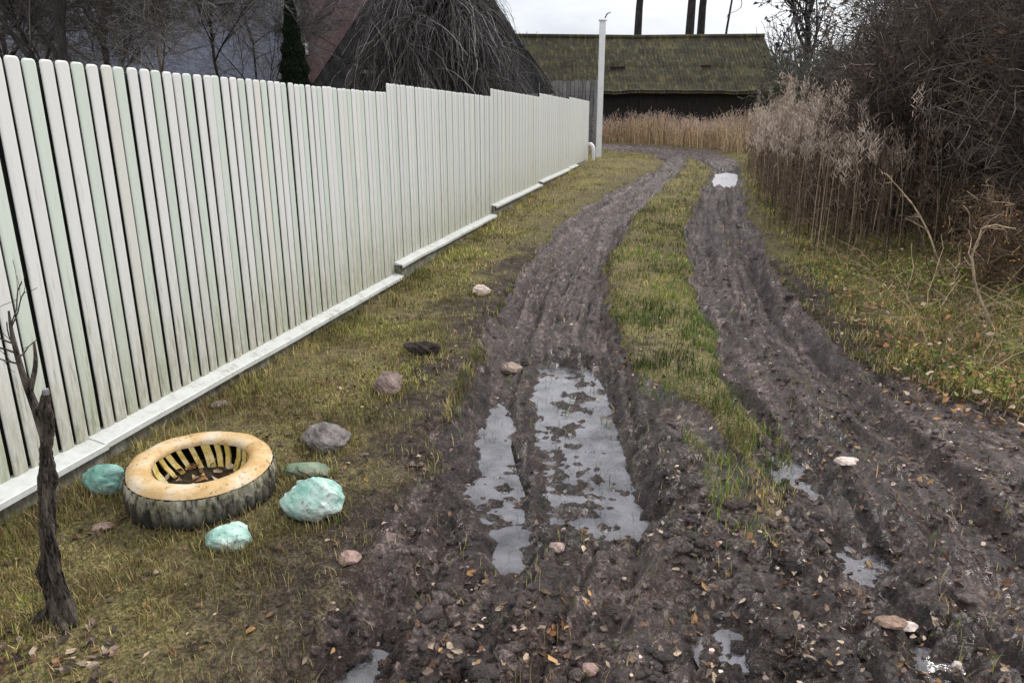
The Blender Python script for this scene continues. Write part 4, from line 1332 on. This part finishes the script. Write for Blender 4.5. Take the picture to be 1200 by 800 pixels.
c = W(-2.62, 27.0)
sh = empty('shed', (c[0], c[1], .45), 'dark steep hip roofed shed behind the weeping tree', 'shed')
sh.rotation_euler = (0, 0, YAW)
b = MB(); b.box(0, 0, .95, 7.2, 4.0, 2.2); b.build('wall', M['darkwood'], sh)
b = MB(); nr = 26
for sg_ in (-1, 1):                                          # front and back slopes, then the two hips; lumpy old covering
    V, U = np.meshgrid(np.linspace(0, 1, nr), np.linspace(-1, 1, 40), indexing='ij')
    X_ = U * (4.02 * (1 - V) + .35 * V); Y_ = sg_ * (2.55 * (1 - V) + .02); Z_ = 1.95 + 5.6 * V
    dz = (fbm(U * 8 + 20, V * 9 + sg_, 111, 3) - .5) * .16
    i = (np.arange(nr - 1)[:, None] * 40 + np.arange(39)[None]).ravel()
    q = np.stack([i, i + 1, i + 41, i + 40], 1)
    b.add(np.stack([X_, Y_ + sg_ * dz * .4, Z_ + dz * np.sin(PI * np.clip(V + .05, 0, 1))], -1).reshape(-1, 3), q if sg_ < 0 else q[:, ::-1])
    X_ = sg_ * (4.02 * (1 - V) + .35 * V + .02); Y_ = U * (2.55 * (1 - V) + .02)
    b.add(np.stack([X_ + sg_ * dz * .4, Y_, Z_], -1).reshape(-1, 3), q if sg_ > 0 else q[:, ::-1])
b.build('roof', M['thatch'], sh, True)
b = MB(); b.box(0, -2.60, 1.95, 7.9, .05, .20); b.box(0, 2.60, 1.95, 7.9, .05, .20); b.build('fascia', M['fascia'], sh)
b = MB(); b.box(-.9, -2.05, 2.72, 2.6, .9, .10); b.build('porch_roof', M['fascia'], sh)

# old grey board fence beyond
c0 = W(.55, 33.0); c1 = W(3.6, 32.2)
gf = empty('board_fence', (c0[0], c0[1], gz1(c0[0], c0[1])), 'weathered grey board fence between the weeping tree and white post', 'fence')
b = MB(); L_ = np.linalg.norm(c1[:2] - c0[:2]); az = math.atan2(c1[1] - c0[1], c1[0] - c0[0]); n = int(L_ / .16)
for k in range(n):
    t = (k + .5) / n; b.box((c1[0] - c0[0]) * t, (c1[1] - c0[1]) * t, 1.3 + rng.uniform(-.04, .04), .135, .025, 2.7, az, np.array([1, 1, 1]) * rng.uniform(.7, 1.5))
b.build('board_panel', M['greywood'], gf)
b = MB()
for zr in (.6, 2.1):
    b.box((c1[0] - c0[0]) / 2, (c1[1] - c0[1]) / 2 + .05, zr, L_, .05, .09, az)
b.build('rail', M['greywood'], gf)

# distant wood closing the view
fw_b = MB()
n = 360
a = np.radians(rng.uniform(-62, 62, n)); r = rng.uniform(62, 95, n)
X, F = r * np.sin(a), r * np.cos(a)
ok = ~((np.abs(X / F * 888) < 420) & (X / F * 888 > 10) & (X / F * 888 < 300))
X, F = X[ok], F[ok]; n = len(X)
bx, by = X * ca - F * sa, X * sa + F * ca
bz = base_z(by)
Hh = rng.uniform(5, 8.5, n) * np.where(X < -4, 1.6, 1.0)
P = np.stack([np.stack([bx + rng.normal(0, .3, n) * q, by, bz + Hh * q - .3 * (1 - q)], 1) for q in np.linspace(0, 1, 5)], 1)
R = np.linspace(.16, .04, 5)[None] * np.ones((n, 1))
fw_b.tubes(P, R, 4, woodcol(n, (.06, .058, .062)))
A, AR = children(P, R, n * 12, .15, 1, 1.2, 3.2, .6, .25, 5, .6, .14, rmin=.03); fw_b.tubes(A, AR, 3, woodcol(len(A), (.075, .07, .075)))
B, BR = children(A, AR, n * 55, .1, 1, .6, 1.8, .6, .15, 4, .6, .18, rmin=.018); fw_b.tubes(B, BR, 3, woodcol(len(B), (.085, .08, .085)))
tag(fw_b.build('distant_wood', M['twig']), 'far bare woodland closing the view behind the houses', 'woodland', kind='stuff')

# ------------------------------------------------------------------ camera, sky, sun
cam = bpy.data.cameras.new('camera'); co = bpy.data.objects.new('camera', cam); COL.objects.link(co)
cam.sensor_width = 36; cam.lens = 36 * FOC / 1200; cam.clip_end = 3000; cam.clip_start = .05
co.location = (0, 0, EYE); co.rotation_euler = (PI / 2 - PITCH, 0, YAW)
scene.camera = co

SUN_EL, SUN_AZ = math.radians(40), math.radians(38)      # azimuth measured from +Y towards +X
wd_ = bpy.data.worlds.new('World'); scene.world = wd_; wd_.use_nodes = True
t = wd_.node_tree; bg = t.nodes['Background']
sky = t.nodes.new('ShaderNodeTexSky'); sky.sky_type = 'NISHITA'; sky.sun_disc = False
sky.sun_elevation = SUN_EL; sky.sun_rotation = SUN_AZ; sky.air_density = 1; sky.dust_density = 2.0
tc = t.nodes.new('ShaderNodeTexCoord')
mp = t.nodes.new('ShaderNodeMapping'); mp.inputs['Scale'].default_value = (1, 1, 2.6)
t.links.new(tc.outputs['Generated'], mp.inputs[0])
nz = t.nodes.new('ShaderNodeTexNoise'); nz.inputs['Scale'].default_value = 3.2; nz.inputs['Detail'].default_value = 6; nz.inputs['Roughness'].default_value = .55
t.links.new(mp.outputs[0], nz.inputs['Vector'])
cr = t.nodes.new('ShaderNodeValToRGB')
e = cr.color_ramp.elements
e[0].position = .34; e[0].color = (6.0, 6.2, 6.8, 1); e[1].position = .62; e[1].color = (9.0, 9.1, 9.3, 1)
t.links.new(nz.outputs['Fac'], cr.inputs[0])
# an overcast layer is about twice as bright overhead as at the horizon
sx = t.nodes.new('ShaderNodeSeparateXYZ'); t.links.new(tc.outputs['Generated'], sx.inputs[0])
mr = t.nodes.new('ShaderNodeMapRange'); mr.inputs['From Min'].default_value = 0; mr.inputs['From Max'].default_value = 1
mr.inputs['To Min'].default_value = .9; mr.inputs['To Max'].default_value = 1.9
t.links.new(sx.outputs[2], mr.inputs[0])
ml = t.nodes.new('ShaderNodeMix'); ml.data_type = 'RGBA'; ml.blend_type = 'MULTIPLY'; ml.inputs[0].default_value = 1
t.links.new(cr.outputs[0], ml.inputs[6]); t.links.new(mr.outputs[0], ml.inputs[7])
mx = t.nodes.new('ShaderNodeMix'); mx.data_type = 'RGBA'; mx.inputs[0].default_value = .86
t.links.new(sky.outputs[0], mx.inputs[6]); t.links.new(ml.outputs[2], mx.inputs[7])
t.links.new(mx.outputs[2], bg.inputs[0]); bg.inputs[1].default_value = .1

sl = bpy.data.lights.new('sun', 'SUN'); sl.energy = 1.5; sl.angle = math.radians(10); sl.color = (1, .96, .90)
so = bpy.data.objects.new('sun', sl); COL.objects.link(so)
from mathutils import Vector
d = Vector((math.sin(SUN_AZ) * math.cos(SUN_EL), math.cos(SUN_AZ) * math.cos(SUN_EL), math.sin(SUN_EL)))
so.rotation_euler = d.to_track_quat('Z', 'Y').to_euler()

vs = scene.view_settings
vs.view_transform = 'Standard'; vs.look = 'None'; vs.gamma = 1; vs.exposure = 0.40
scene.cycles.max_bounces = 5; scene.cycles.diffuse_bounces = 3; scene.cycles.glossy_bounces = 2; scene.cycles.transmission_bounces = 2
